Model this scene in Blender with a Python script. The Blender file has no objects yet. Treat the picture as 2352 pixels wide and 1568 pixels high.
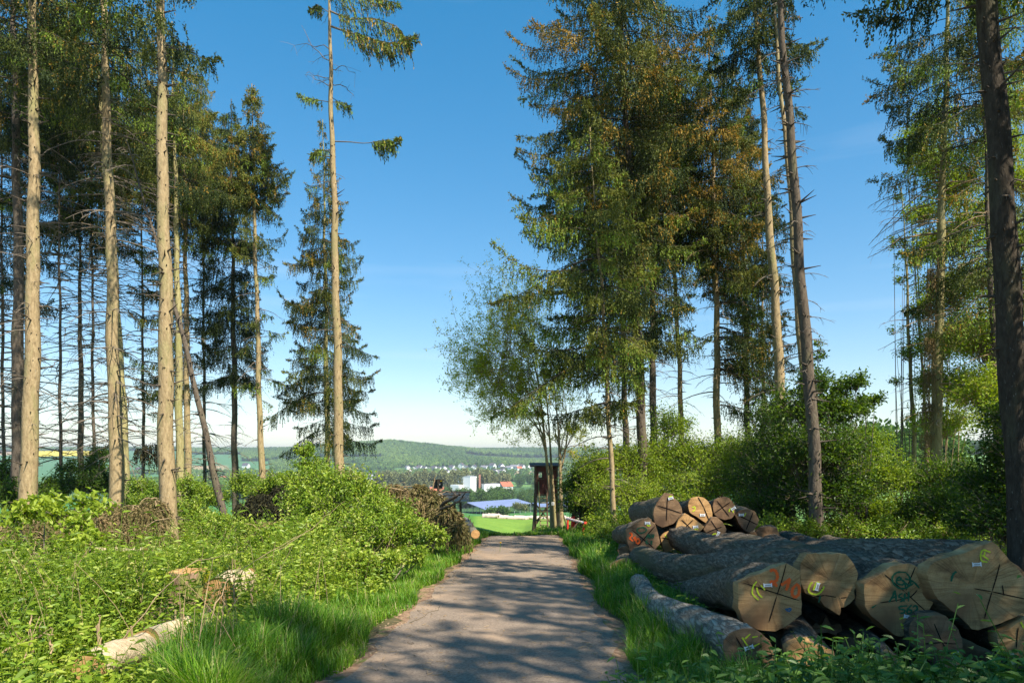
import bpy, math, numpy as np
from mathutils import Vector
R=np.random.default_rng(7)
F,CX,HY=1568.0,1176.0,1045.0
sc=bpy.context.scene; col=sc.collection
def P(px,py,Y): return np.array([(px-CX)/F*Y,Y,-(py-HY)/F*Y],float)
def nrm(a): return a/np.maximum(np.linalg.norm(a,axis=-1,keepdims=True),1e-9)
# ------------------------------------------------------------------ scene objects
def tag(o,label=None,cat=None,group=None,kind=None):
    if label: o['label']=label
    if cat: o['category']=cat
    if group: o['group']=group
    if kind: o['kind']=kind
    return o
def thing(name,label,cat,loc,group=None,rz=0):
    o=bpy.data.objects.new(name,None); col.objects.link(o); o.location=loc; o.rotation_euler=(0,0,rz); o.empty_display_size=.2
    return tag(o,label,cat,group)
def copy_tree(o,parent=None):
    c=o.copy(); col.objects.link(c); c.parent=parent
    for ch in list(o.children): copy_tree(ch,c)
    return c
class MB:
    """collects polygons, builds ONE mesh object"""
    def __init__(s): s.v=[];s.q=[];s.t=[];s.qt=[];s.tt=[];s.qm=[];s.tm=[];s.n=0
    def add(s,V,Fc,tint=0.5,mat=0):
        V=np.asarray(V,float).reshape(-1,3); Fc=np.asarray(Fc,int)
        if len(Fc)==0: return s
        k=len(Fc); tint=np.broadcast_to(np.asarray(tint,float),(k,)); mat=np.broadcast_to(np.asarray(mat,int),(k,))
        (s.q if Fc.shape[1]==4 else s.t).append(Fc+s.n)
        (s.qt if Fc.shape[1]==4 else s.tt).append(tint); (s.qm if Fc.shape[1]==4 else s.tm).append(mat)
        s.v.append(V); s.n+=len(V); return s
    def build(s,name,mats,parent=None,origin=(0,0,0),smooth=False):
        V=np.concatenate(s.v)-np.asarray(origin,float) if s.v else np.zeros((0,3))
        q=np.concatenate(s.q) if s.q else np.zeros((0,4),int); t=np.concatenate(s.t) if s.t else np.zeros((0,3),int)
        me=bpy.data.meshes.new(name); me.vertices.add(len(V)); me.vertices.foreach_set('co',V.astype(np.float32).ravel())
        nl=len(q)*4+len(t)*3; me.loops.add(nl); me.loops.foreach_set('vertex_index',np.concatenate([q.ravel(),t.ravel()]).astype(np.int32))
        npg=len(q)+len(t); me.polygons.add(npg)
        ls=np.concatenate([np.arange(len(q))*4,len(q)*4+np.arange(len(t))*3]).astype(np.int32)
        me.polygons.foreach_set('loop_start',ls)
        mt=np.concatenate((s.qm+s.tm) or [np.zeros(0)]).astype(np.int32); me.polygons.foreach_set('material_index',mt)
        me.polygons.foreach_set('use_smooth',np.full(npg,smooth))
        at=me.attributes.new('tint','FLOAT','FACE'); at.data.foreach_set('value',np.concatenate((s.qt+s.tt) or [np.zeros(0)]).astype(np.float32))
        me.update(calc_edges=True); me.validate()
        for m in (mats if isinstance(mats,(list,tuple)) else [mats]): me.materials.append(m)
        o=bpy.data.objects.new(name,me); col.objects.link(o)
        if parent is not None: o.parent=parent
        return o
def box(mb,c,d,rz=0,mat=0,tint=.5,rx=0):
    c=np.asarray(c,float); x,y,z=np.asarray(d,float)/2
    V=np.array([[-x,-y,-z],[x,-y,-z],[x,y,-z],[-x,y,-z],[-x,-y,z],[x,-y,z],[x,y,z],[-x,y,z]])
    if rx: a=math.cos(rx);b=math.sin(rx); V=V@np.array([[1,0,0],[0,a,b],[0,-b,a]])
    a,b=math.cos(rz),math.sin(rz); V=V@np.array([[a,b,0],[-b,a,0],[0,0,1]])
    mb.add(V+c,[[0,3,2,1],[4,5,6,7],[0,1,5,4],[1,2,6,5],[2,3,7,6],[3,0,4,7]],tint,mat)
def tubes(mb,Pt,Rd,n=5,mat=0,tint=.5,cap=False,disp=None):
    Pt=np.asarray(Pt,float); Rd=np.asarray(Rd,float)
    if Pt.ndim==2: Pt=Pt[None]; Rd=Rd[None]
    B,K,_=Pt.shape
    T=nrm(np.gradient(Pt,axis=1))
    ref=np.where(np.abs(nrm(Pt[:,-1]-Pt[:,0])[:,2:3])>.8,np.array([[0,1.,0]]),np.array([[0,0,1.]]))[:,None,:]
    U=nrm(np.cross(T,np.broadcast_to(ref,T.shape))); W=np.cross(T,U)
    a=np.arange(n)*2*math.pi/n
    ring=U[:,:,None,:]*np.cos(a)[None,None,:,None]+W[:,:,None,:]*np.sin(a)[None,None,:,None]
    rr=Rd[:,:,None]*np.ones(n)
    if disp is not None: rr=rr*(1+disp)
    V=(Pt[:,:,None,:]+ring*rr[...,None])
    idx=np.arange(B*K*n).reshape(B,K,n); A=idx[:,:-1,:]; Bn=idx[:,1:,:]
    Q=np.stack([A,np.roll(A,-1,2),np.roll(Bn,-1,2),Bn],-1).reshape(-1,4)
    tt=np.repeat(np.broadcast_to(np.asarray(tint,float),(B,)),(K-1)*n)
    mb.add(V.reshape(-1,3),Q,tt,mat)
    if cap:
        base=V[:, -1].reshape(B,n,3); c=base.mean(1,keepdims=True); VV=np.concatenate([base,c],1).reshape(-1,3)
        i=np.arange(n); T3=np.stack([i,(i+1)%n,np.full(n,n)],-1)[None]+(np.arange(B)*(n+1))[:,None,None]
        mb.add(VV,T3.reshape(-1,3),.5,mat)
        base=V[:,0].reshape(B,n,3); c=base.mean(1,keepdims=True); VV=np.concatenate([base,c],1).reshape(-1,3)
        mb.add(VV,T3.reshape(-1,3)[:,::-1],.5,mat)
def bar(mb,a,b,r,n=8,mat=0,r2=None): tubes(mb,np.array([a,(np.asarray(a)+np.asarray(b))/2,b]),np.array([r,((r2 or r)+r)/2,r2 or r]),n,mat,cap=True)
def kites(mb,p,d,L,W,tint,mat=0,up=None,fold=0.0,rng=R):
    """leaf-sized faces: base p, direction d, length, width"""
    k=len(p); d=nrm(d); r=rng.normal(size=(k,3)) if up is None else up+rng.normal(size=(k,3))*.5
    w=nrm(np.cross(d,r)); nn=np.cross(w,d); L=np.broadcast_to(L,(k,))[:,None]; W=np.broadcast_to(W,(k,))[:,None]
    if fold:      # pointed leaf, two halves folded along the midrib, tip drooping
        up_=nn*W*fold; dz=np.array([0,0,1.])*L*.10
        V=np.stack([p,p+d*L*.28+w*W*.44+up_,p+d*L*.62+w*W*.34+up_-dz*.4,p+d*L-dz,p+d*L*.62-w*W*.34+up_-dz*.4,p+d*L*.28-w*W*.44+up_],1)
        f=np.array([[0,1,2,3],[0,3,4,5]])[None]+(np.arange(k)*6)[:,None,None]; mb.add(V.reshape(-1,3),f.reshape(-1,4),np.repeat(np.broadcast_to(np.asarray(tint,float),(k,)),2),mat); return
    m=p+d*L*.42
    V=np.stack([p,m+w*W/2+nn*W*fold,p+d*L,m-w*W/2+nn*W*fold],1)
    mb.add(V.reshape(-1,3),np.arange(k*4).reshape(k,4),tint,mat)
# ------------------------------------------------------------------ materials
class N:
    def __init__(s,name):
        s.m=bpy.data.materials.new(name); s.m.use_nodes=True; s.t=s.m.node_tree; s.t.nodes.clear(); s.out=s.t.nodes.new('ShaderNodeOutputMaterial')
    def n(s,ty,**kw):
        nd=s.t.nodes.new('ShaderNode'+ty)
        for k,v in kw.items():
            if k.startswith('i_'): nd.inputs[int(k[2:]) if k[2:].isdigit() else k[2:].replace('_',' ')].default_value=v
            else: setattr(nd,k,v)
        return nd
    def l(s,a,ai,b,bi): s.t.links.new(a.outputs[ai],b.inputs[bi])
    def ramp(s,stops,src=None,so=0,interp='LINEAR'):
        r=s.n('ValToRGB'); r.color_ramp.interpolation=interp; e=r.color_ramp.elements
        while len(e)<len(stops): e.new(.5)
        for i,(p,c) in enumerate(stops): e[i].position=p; e[i].color=(*c,1)
        if src: s.l(src,so,r,0)
        return r
    def coord(s,scale=(1,1,1),out='Object'):
        tc=s.n('TexCoord'); mp=s.n('Mapping'); mp.inputs['Scale'].default_value=scale; s.l(tc,out,mp,0); return mp
def foliage(name,stops,transl=.35,rough=.55,spec=.25,seed=False):
    m=N(name); a=m.n('Attribute',attribute_name='tint'); rp=m.ramp(stops,a,2)
    pb=m.n('BsdfPrincipled'); pb.inputs['Roughness'].default_value=rough; pb.inputs['Specular IOR Level'].default_value=spec
    tr=m.n('BsdfTranslucent'); mx=m.n('MixShader'); mx.inputs[0].default_value=transl
    hs=m.n('HueSaturation',i_Saturation=1.1,i_Value=1.3); hs.inputs['Hue'].default_value=.49
    m.l(rp,0,pb,0); m.l(rp,0,hs,'Color'); m.l(hs,0,tr,0); m.l(pb,0,mx,1); m.l(tr,0,mx,2); m.l(mx,0,m.out,0); return m.m
def surf(name,stops,scale=(1,1,1),nscale=5,detail=6,bump=.3,rough=.8,spec=.3,vor=None,metal=0,bdist=.02,extra=None,out='Object'):
    m=N(name); mp=m.coord(scale,out); nz=m.n('TexNoise',i_Scale=nscale,i_Detail=detail,i_Roughness=.65); m.l(mp,0,nz,0)
    rp=m.ramp(stops,nz,0); pb=m.n('BsdfPrincipled',i_Roughness=rough,i_Metallic=metal); pb.inputs['Specular IOR Level'].default_value=spec
    last=rp
    if extra:  # (scale, lo, hi, colour): a second patchy colour (lichen, moss, dust)
        for (es,lo,hi,ec) in extra:
            n2=m.n('TexNoise',i_Scale=es,i_Detail=5,i_Roughness=.6); m.l(mp,0,n2,0)
            r2=m.ramp([(lo,(0,0,0)),(hi,(1,1,1))],n2,0); mx=m.n('MixRGB'); mx.inputs[2].default_value=(*ec,1); m.l(r2,0,mx,0); m.l(last,0,mx,1); last=mx
    m.l(last,0,pb,0)
    if bump:
        b=m.n('Bump',i_Strength=bump,i_Distance=bdist); src=nz
        if vor:
            v=m.n('TexVoronoi',i_Scale=vor,feature='DISTANCE_TO_EDGE'); m.l(mp,0,v,0)
            r3=m.ramp([(0,(0,0,0)),(.25,(1,1,1))],v,0); mu=m.n('MixRGB',blend_type='MULTIPLY'); mu.inputs[0].default_value=.7; m.l(nz,0,mu,1); m.l(r3,0,mu,2); src=mu
        m.l(src,0,b,'Height'); m.l(b,0,pb,'Normal')
    m.l(pb,0,m.out,0); return m.m
def flat(name,c,rough=.7,spec=.3,metal=0): return surf(name,[(.3,tuple(x*.85 for x in c)),(.7,tuple(min(1,x*1.1) for x in c))],nscale=6,bump=.05,rough=rough,spec=spec,metal=metal)
M={}
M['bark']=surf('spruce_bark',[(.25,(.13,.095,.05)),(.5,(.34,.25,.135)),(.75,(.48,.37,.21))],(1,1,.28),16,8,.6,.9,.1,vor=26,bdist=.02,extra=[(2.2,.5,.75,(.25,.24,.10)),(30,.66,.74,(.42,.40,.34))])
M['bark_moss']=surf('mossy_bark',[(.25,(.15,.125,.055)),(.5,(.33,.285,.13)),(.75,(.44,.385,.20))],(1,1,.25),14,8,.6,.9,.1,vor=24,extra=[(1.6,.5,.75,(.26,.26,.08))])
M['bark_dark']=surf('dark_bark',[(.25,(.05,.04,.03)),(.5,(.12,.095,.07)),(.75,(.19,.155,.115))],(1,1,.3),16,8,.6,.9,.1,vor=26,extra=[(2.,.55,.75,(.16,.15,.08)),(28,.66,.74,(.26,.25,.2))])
M['bark_black']=surf('near_black_bark',[(.25,(.025,.02,.015)),(.5,(.06,.048,.035)),(.75,(.10,.08,.06))],(1,1,.3),16,8,.6,.9,.1,vor=26,extra=[(2.,.55,.75,(.09,.085,.05)),(28,.64,.72,(.22,.21,.18))])  # dark bark, deepened so the colour carries the shade on the huge trunk
M['knot']=surf('branch_stub_wood',[(.3,(.05,.04,.03)),(.7,(.13,.10,.07))],nscale=20,bump=.2)
M['twig']=surf('dead_twig',[(.3,(.10,.08,.06)),(.7,(.24,.19,.14))],nscale=8,bump=0)
M['limb']=surf('live_limb_bark',[(.3,(.03,.024,.018)),(.7,(.09,.07,.05))],nscale=8,bump=0)
M['twigdry']=surf('dry_twig',[(.3,(.22,.15,.08)),(.7,(.42,.30,.17))],nscale=8,bump=0)
M['spruce']=foliage('spruce_needles',[(0,(.014,.028,.012)),(.3,(.040,.062,.016)),(.45,(.105,.125,.024)),(.6,(.18,.19,.03)),(.72,(.17,.26,.03)),(.81,(.24,.34,.04)),(.84,(.27,.19,.03)),(1,(.42,.25,.045))],.22,.6,.15)
M['leaf']=foliage('broad_leaves',[(0,(.03,.07,.010)),(.4,(.09,.16,.016)),(.7,(.20,.30,.025)),(1,(.34,.42,.05))],.42,.45,.3)
M['leafspring']=foliage('spring_leaves',[(0,(.22,.27,.02)),(.5,(.44,.47,.035)),(.8,(.58,.56,.06)),(1,(.56,.48,.07))],.5,.5,.25)
M['under']=foliage('undergrowth_leaves',[(0,(.07,.12,.012)),(.35,(.17,.28,.025)),(.7,(.35,.43,.05)),(1,(.52,.50,.17))],.35,.45,.35)
M['nettle']=foliage('nettle_leaves',[(0,(.04,.10,.015)),(.5,(.08,.18,.025)),(1,(.15,.26,.05))],.35,.42,.4)
M['grass']=foliage('grass_blades',[(0,(.045,.14,.012)),(.5,(.12,.27,.022)),(.85,(.25,.40,.035)),(1,(.40,.36,.15))],.4,.45,.3)
M['brush']=foliage('dry_spruce_brush',[(0,(.05,.05,.018)),(.4,(.13,.12,.04)),(.7,(.22,.17,.075)),(1,(.33,.22,.11))],.2,.7,.1)
M['brushdark']=foliage('dark_brush',[(0,(.012,.012,.008)),(.7,(.04,.04,.018)),(1,(.09,.08,.035))],.1,.8,.1)
M['far']=foliage('far_wood_leaves',[(0,(.045,.09,.022)),(.5,(.08,.15,.03)),(1,(.15,.23,.05))],.25,.8,.1)
M['poplar']=foliage('grey_green_leaves',[(0,(.13,.15,.06)),(.5,(.22,.24,.10)),(1,(.33,.34,.17))],.3,.8,.1)
M['wood']=surf('weathered_wood',[(.3,(.09,.055,.035)),(.7,(.20,.13,.08))],(1,1,.3),10,6,.3,.85)
M['greenwood']=surf('algae_covered_wood',[(.3,(.14,.13,.05)),(.7,(.32,.29,.13))],(1,1,.3),10,6,.3,.85)
M['redboard']=surf('red_brown_boards',[(.3,(.10,.028,.02)),(.7,(.19,.06,.045))],(8,1,1),4,6,.3,.85)
M['felt']=surf('roofing_felt',[(.3,(.025,.022,.02)),(.7,(.07,.06,.05))],nscale=6)
M['red']=surf('chipped_red_paint',[(.3,(.50,.025,.015)),(.75,(.72,.06,.035))],nscale=9,bump=.1,rough=.5,extra=[(14,.66,.72,(.75,.72,.68))])
M['redwhite']=surf('worn_rail_paint',[(.35,(.5,.06,.04)),(.5,(.5,.48,.46)),(.7,(.66,.65,.64))],(3,3,3),6,5,.1,.5)
M['white']=flat('white_render',(.80,.80,.78)); M['factory']=flat('white_cladding',(.88,.88,.88),.6)
M['roofd']=flat('dark_roof_tiles',(.10,.095,.11),.6); M['roofr']=flat('red_roof_tiles',(.42,.13,.07),.7); M['roofg']=flat('grey_roof',(.25,.24,.26))
M['glass']=flat('window_glass',(.05,.06,.08),.2,.6); M['brick']=flat('chimney_brick',(.40,.17,.11)); M['steel']=flat('steel',(.5,.52,.53),.4,.5,.5)
M['orange']=flat('orange_spray_paint',(.85,.12,.015),.6); M['lime']=flat('lime_spray_paint',(.50,.60,.03),.6); M['greenp']=flat('green_spray_paint',(.012,.10,.045),.6)
M['kerf']=flat('dark_saw_kerf',(.018,.012,.009),.9,.1); M['tagw']=flat('white_plastic_tag',(.75,.76,.76),.4); M['black']=flat('black_print',(.03,.03,.03)); M['blue']=flat('blue_chalk',(.05,.12,.20))
M['yellow']=flat('rape_blossom',(.75,.60,.02),.9,.1); M['dandelion']=flat('dandelion_yellow',(.85,.55,.02),.8)
def solar():
    m=N('solar_panels'); tc=m.n('TexCoord'); br=m.n('TexBrick',i_Scale=1.0); br.offset=0; br.inputs['Color1'].default_value=(.19,.22,.36,1); br.inputs['Color2'].default_value=(.22,.25,.40,1); br.inputs['Mortar'].default_value=(.10,.12,.2,1)
    br.inputs['Mortar Size'].default_value=.06; br.inputs['Brick Width'].default_value=6; br.inputs['Row Height'].default_value=3.2; m.l(tc,'Object',br,0)
    pb=m.n('BsdfPrincipled',i_Roughness=.35); m.l(br,0,pb,0); m.l(pb,0,m.out,0); return m.m
M['solar']=solar()
def logbark(name,a,b,c):
    m=N(name); mp=m.coord((1,.22,1)); nz=m.n('TexNoise',i_Scale=18,i_Detail=9,i_Roughness=.7,i_Distortion=1.2); m.l(mp,0,nz,0)
    v=m.n('TexVoronoi',i_Scale=22,feature='DISTANCE_TO_EDGE'); ad=m.n('MixRGB'); ad.inputs[0].default_value=.12; m.l(mp,0,ad,1); m.l(nz,1,ad,2); m.l(ad,0,v,0)
    rp=m.ramp([(.3,a),(.5,b),(.72,c)],nz,0); r3=m.ramp([(0,(.25,.25,.25)),(.12,(1,1,1))],v,0)
    mu=m.n('MixRGB',blend_type='MULTIPLY'); mu.inputs[0].default_value=.75; m.l(rp,0,mu,1); m.l(r3,0,mu,2)
    n2=m.n('TexNoise',i_Scale=3,i_Detail=5); m.l(mp,0,n2,0); r2=m.ramp([(.5,(0,0,0)),(.7,(1,1,1))],n2,0); mx=m.n('MixRGB'); mx.inputs[2].default_value=(.13,.12,.07,1); m.l(r2,0,mx,0); m.l(mu,0,mx,1)
    pb=m.n('BsdfPrincipled',i_Roughness=.9); pb.inputs['Specular IOR Level'].default_value=.15; m.l(mx,0,pb,0)
    b_=m.n('Bump',i_Strength=.9,i_Distance=.03); h=m.n('MixRGB',blend_type='MULTIPLY'); h.inputs[0].default_value=.8; m.l(nz,0,h,1); m.l(r3,0,h,2); m.l(h,0,b_,'Height'); m.l(b_,0,pb,'Normal'); m.l(pb,0,m.out,0); return m.m
M['logbark']=logbark('ash_log_bark',(.10,.075,.05),(.20,.16,.115),(.33,.27,.20))
M['palelogbark']=logbark('pale_log_bark',(.24,.20,.155),(.38,.33,.26),(.52,.46,.37))
def cutwood(name,lo,hi,dark):
    # sawn face: object origin sits at the pith, rings round it, radial checks, saw lines, dirt
    m=N(name); tc=m.n('TexCoord'); nz=m.n('TexNoise',i_Scale=3.6,i_Detail=9,i_Roughness=.68); m.l(tc,'Object',nz,0)
    mixv=m.n('MixRGB'); mixv.inputs[0].default_value=.05; m.l(tc,'Object',mixv,1); m.l(nz,1,mixv,2)
    mp=m.n('Mapping'); mp.inputs['Scale'].default_value=(1,0,1); m.l(mixv,0,mp,0); ln=m.n('VectorMath',operation='LENGTH'); m.l(mp,0,ln,0)
    w=m.n('Math',operation='MULTIPLY'); w.inputs[1].default_value=330; m.l(ln,'Value',w,0); si=m.n('Math',operation='SINE'); m.l(w,0,si,0)
    rp=m.ramp([(.33,dark),(.47,lo),(.70,hi)],nz,0)
    r2=m.ramp([(0,(.78,.78,.78)),(1,(1,1,1))]); mm=m.n('MapRange',i_1=-1.0,i_2=1.0); m.l(si,0,mm,0); m.l(mm,0,r2,0)
    mu=m.n('MixRGB',blend_type='MULTIPLY'); mu.inputs[0].default_value=.28; m.l(rp,0,mu,1); m.l(r2,0,mu,2)
    mp2=m.n('Mapping'); mp2.inputs['Scale'].default_value=(1.5,1.5,16); mp2.inputs['Rotation'].default_value=(0,.7,0); m.l(tc,'Object',mp2,0); n3=m.n('TexNoise',i_Scale=2,i_Detail=5); m.l(mp2,0,n3,0)
    r3=m.ramp([(.3,(.62,.6,.58)),(.6,(1,1,1))],n3,0); m2=m.n('MixRGB',blend_type='MULTIPLY'); m2.inputs[0].default_value=.7; m.l(mu,0,m2,1); m.l(r3,0,m2,2)
    rr=m.ramp([(.0,(1,1,1)),(.08,(.8,.78,.75)),(.16,(1,1,1))]); m.l(ln,'Value',rr,0); m3=m.n('MixRGB',blend_type='MULTIPLY'); m3.inputs[0].default_value=.6; m.l(m2,0,m3,1); m.l(rr,0,m3,2)
    sx=m.n('SeparateXYZ'); m.l(mixv,0,sx,0); at=m.n('Math',operation='ARCTAN2'); m.l(sx,0,at,0); m.l(sx,2,at,1); n1=m.n('TexNoise',noise_dimensions='1D',i_Scale=3.2,i_Detail=4,i_Roughness=.7); m.l(at,0,n1,'W')
    rc=m.ramp([(.480,(1,1,1)),(.5,(.62,.58,.54)),(.520,(1,1,1))],n1,0); rmk=m.ramp([(.03,(0,0,0)),(.10,(1,1,1))]); m.l(ln,'Value',rmk,0); m4=m.n('MixRGB',blend_type='MULTIPLY'); m.l(rmk,0,m4,0); m.l(m3,0,m4,1); m.l(rc,0,m4,2)
    n5=m.n('TexNoise',i_Scale=1.7,i_Detail=4); m.l(tc,'Object',n5,0); r5=m.ramp([(.52,(0,0,0)),(.66,(1,1,1))],n5,0); m5=m.n('MixRGB'); m5.inputs[2].default_value=(*dark,1); m.l(r5,0,m5,0); m.l(m4,0,m5,1)
    pb=m.n('BsdfPrincipled',i_Roughness=.75); pb.inputs['Specular IOR Level'].default_value=.2; m.l(m5,0,pb,0)
    b_=m.n('Bump',i_Strength=.35,i_Distance=.008); m.l(n3,0,b_,'Height'); m.l(b_,0,pb,'Normal'); m.l(pb,0,m.out,0); return m.m
M['cut']=cutwood('sawn_log_face',(.42,.25,.105),(.60,.40,.19),(.20,.11,.05))
M['cutdark']=cutwood('aged_sawn_face',(.25,.15,.08),(.38,.24,.13),(.10,.06,.035))
M['cutwarm']=cutwood('fresh_sawn_face',(.52,.30,.12),(.72,.45,.20),(.30,.17,.07))
# ------------------------------------------------------------------ terrain
US=np.array([-900,0,430,600,760,900,1000,1060,1100,1200,1235,1300,1600,1950,2150,2500,3300.])
YS=np.array([3,25,30,40,55,85,130,250,400,550,700,900,1300,1600,2000,2300,2650,3000,4000,7000.])
near=lambda Y:HY+F*(1.65+.053*Y)/Y
def colp(*v): return [near(3),near(25)]+list(v)
LF=colp(1224,1212,1200,1190,1180,1168,1155,1140,1128,1116,1096,1080,1062,1052,1041,1036,1032,1034)
L2=colp(1224,1212,1200,1190,1180,1168,1155,1140,1128,1116,1097,1080,1060,1046,1040,1034,1033,1036)
A1=colp(1224,1212,1200,1190,1180,1170,1160,1148,1135,1120,1097,1080,1052,1026,1031,1034,1034,1036)
A2=colp(1224,1214,1202,1188,1182,1176,1170,1158,1146,1126,1097,1080,1050,1019,1027,1034,1036,1038)
A2b=colp(1224,1214,1202,1188,1182,1176,1170,1158,1146,1126,1097,1080,1053,1029,1031,1036,1036,1038)
A3=colp(1226,1218,1205,1186,1183,1181,1178,1160,1148,1126,1095,1078,1056,1039,1034,1036,1036,1038)
B0=colp(1232,1222,1208,1186,1184,1183,1180,1162,1148,1126,1095,1078,1058,1045,1040,1036,1037,1040)
C0=colp(1236,1238,1232,1190,1186,1184,1181,1162,1148,1126,1095,1077,1062,1050,1042,1035,1037,1040)
D0=colp(1224,1212,1208,1190,1186,1184,1181,1162,1148,1126,1095,1078,1064,1050,1042,1035,1037,1040)
E0=colp(1220,1208,1200,1188,1180,1170,1160,1145,1130,1110,1090,1080,1066,1052,1042,1036,1037,1040)
G0=colp(1220,1206,1185,1150,1120,1085,1060,1050,1045,1042,1040,1040,1040,1040,1040,1040,1040,1042)
TAB=np.array([LF,LF,L2,L2,A1,A2,A2b,A3,B0,C0,D0,D0,E0,G0,G0,G0,G0])
TAB=-(TAB-HY)/F*YS[None,:]
# gentle roll: sines only
def G(x,y):
    x=np.asarray(x,float); y=np.asarray(y,float); x,y=np.broadcast_arrays(x,y)
    Y=np.clip(y,3,6999); u=np.clip(CX+F*x/np.maximum(Y,3),US[0],US[-1]-1)
    lY=np.log(YS); fy=np.interp(np.log(Y),lY,np.arange(len(YS))); fu=np.interp(u,US,np.arange(len(US)))
    i=np.minimum(fu.astype(int),len(US)-2); j=np.minimum(fy.astype(int),len(YS)-2); a=fu-i; b=(Y-YS[j])/(YS[j+1]-YS[j])
    z=TAB[i,j]*(1-a)*(1-b)+TAB[i+1,j]*a*(1-b)+TAB[i,j+1]*(1-a)*b+TAB[i+1,j+1]*a*b
    zn=-1.65-.053*y
    z=np.where(y<25,zn,z)
    off=np.clip((np.abs(x-roadx(y))-1.5)/1.5,0,1)*np.clip((60-y)/20,0,1)
    z=z+off*(.06*np.sin(x*1.7+y*.9)+.05*np.sin(y*1.3-x*.8)+.04)
    return z
def roadx(y): return -.17+.033*(np.asarray(y,float)-6.96)
def ground():
    ys=np.concatenate([np.arange(-40,0,2.5),np.arange(0,44,.55),44*1.028**np.arange(0,186)]); ys=ys[ys<7000]
    s=np.linspace(-1,1,261); s=np.sign(s)*np.abs(s)**1.15
    Wd=np.maximum(45,1.7*np.abs(ys)); X=s[None,:]*Wd[:,None]; Y=np.repeat(ys[:,None],len(s),1); Z=G(X,Y)
    nI,nJ=X.shape; idx=np.arange(nI*nJ).reshape(nI,nJ)
    Q=np.stack([idx[:-1,:-1],idx[:-1,1:],idx[1:,1:],idx[1:,:-1]],-1).reshape(-1,4)
    mb=MB(); mb.add(np.stack([X,Y,Z],-1),Q)
    m=N('ground_cover'); at=m.n('Attribute',attribute_name='land'); tc=m.n('TexCoord')
    n1=m.n('TexNoise',i_Scale=3.0,i_Detail=9,i_Roughness=.7); m.l(tc,'Object',n1,0); n2=m.n('TexNoise',i_Scale=.35,i_Detail=6); m.l(tc,'Object',n2,0)
    r1=m.ramp([(.3,(.72,.72,.72)),(.7,(1.25,1.25,1.25))],n1,0); r2=m.ramp([(.35,(.85,.9,.85)),(.65,(1.12,1.08,1))],n2,0)
    a=m.n('MixRGB',blend_type='MULTIPLY'); a.inputs[0].default_value=1; m.l(at,0,a,1); m.l(r1,0,a,2); b=m.n('MixRGB',blend_type='MULTIPLY'); b.inputs[0].default_value=1; m.l(a,0,b,1); m.l(r2,0,b,2)
    pb=m.n('BsdfPrincipled',i_Roughness=.95); pb.inputs['Specular IOR Level'].default_value=.1; m.l(b,0,pb,0)
    bp=m.n('Bump',i_Strength=.5,i_Distance=.05); m.l(n1,0,bp,'Height'); m.l(bp,0,pb,'Normal'); m.l(pb,0,m.out,0)
    o=mb.build('ground',m.m,smooth=True); tag(o,kind='structure')
    x,y=X.ravel(),Y.ravel(); u=CX+F*x/np.maximum(y,1)
    C=np.zeros((len(x),4)); C[:]=(.10,.085,.045,1)
    def setc(mask,c): C[mask,:3]=c
    setc(y>=26,(.085,.20,.028)); setc((y>27)&(u>1090),(.17,.28,.045))
    setc(y>112,(.07,.19,.055)); setc((y>300)&(y<420)&(u<1068)&(u>1000),(.42,.33,.20)); setc(y>430,(.06,.12,.04))
    cell=((np.floor(u/95+np.log(np.maximum(y,1))*3)*7+np.floor(np.log(np.maximum(y,1))*9)*13).astype(int))%7
    pal=np.array([(.09,.19,.07),(.13,.24,.07),(.08,.16,.06),(.16,.26,.09),(.10,.20,.08),(.34,.27,.17),(.11,.22,.06)])
    far=y>950; C[far,:3]=pal[cell[far]]
    setc((y>1300)&(u<760),(.085,.20,.085)); setc((y>1500)&(y<1640)&(u<760)&(u>330),(.16,.26,.09)); setc((y>2500)&(u<90),(.40,.27,.16)); setc((y>1600)&(y<1800)&(u>440)&(u<520),(.36,.28,.16))
    setc((y>2000)&(u>560),(.05,.10,.03)); setc((y>1900)&(y<1990)&(u>880)&(u<1010),(.42,.33,.19)); setc(y>3100,(.05,.10,.03))
    setc((u>1800)&(y>45),(.13,.24,.07))
    ca=o.data.attributes.new('land','FLOAT_COLOR','POINT'); ca.data.foreach_set('color',C.astype(np.float32).ravel())
    return o
ground()
def strip(name,xl,xr,y0,y1,lift,mat,dy=.25,nx=9,jit=.05,sink=.0):
    ys=np.arange(y0,y1,dy); L=np.array([xl(y) for y in ys])+jit*np.sin(ys*3.1)+jit*.6*np.sin(ys*7.3+1)+R.normal(0,jit*.25,len(ys)); Rr=np.array([xr(y) for y in ys])+jit*np.sin(ys*2.3+2)+jit*.6*np.sin(ys*8.1)+R.normal(0,jit*.25,len(ys))
    t=np.linspace(0,1,nx); X=L[:,None]*(1-t)+Rr[:,None]*t; Y=np.repeat(ys[:,None],nx,1); Z=G(X,Y)+lift; Z[:,0]-=sink; Z[:,-1]-=sink
    idx=np.arange(X.size).reshape(X.shape); Q=np.stack([idx[:-1,:-1],idx[:-1,1:],idx[1:,1:],idx[1:,:-1]],-1).reshape(-1,4)
    mb=MB(); mb.add(np.stack([X,Y,Z],-1),Q); return mb.build(name,mat,smooth=True)
shoulder=surf('needle_litter_shoulder',[(.3,(.13,.075,.045)),(.55,(.30,.19,.12)),(.75,(.42,.29,.19))],nscale=14,detail=9,bump=.6,rough=.95,spec=.1,extra=[(3,.55,.68,(.10,.14,.03))],bdist=.015)
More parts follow.
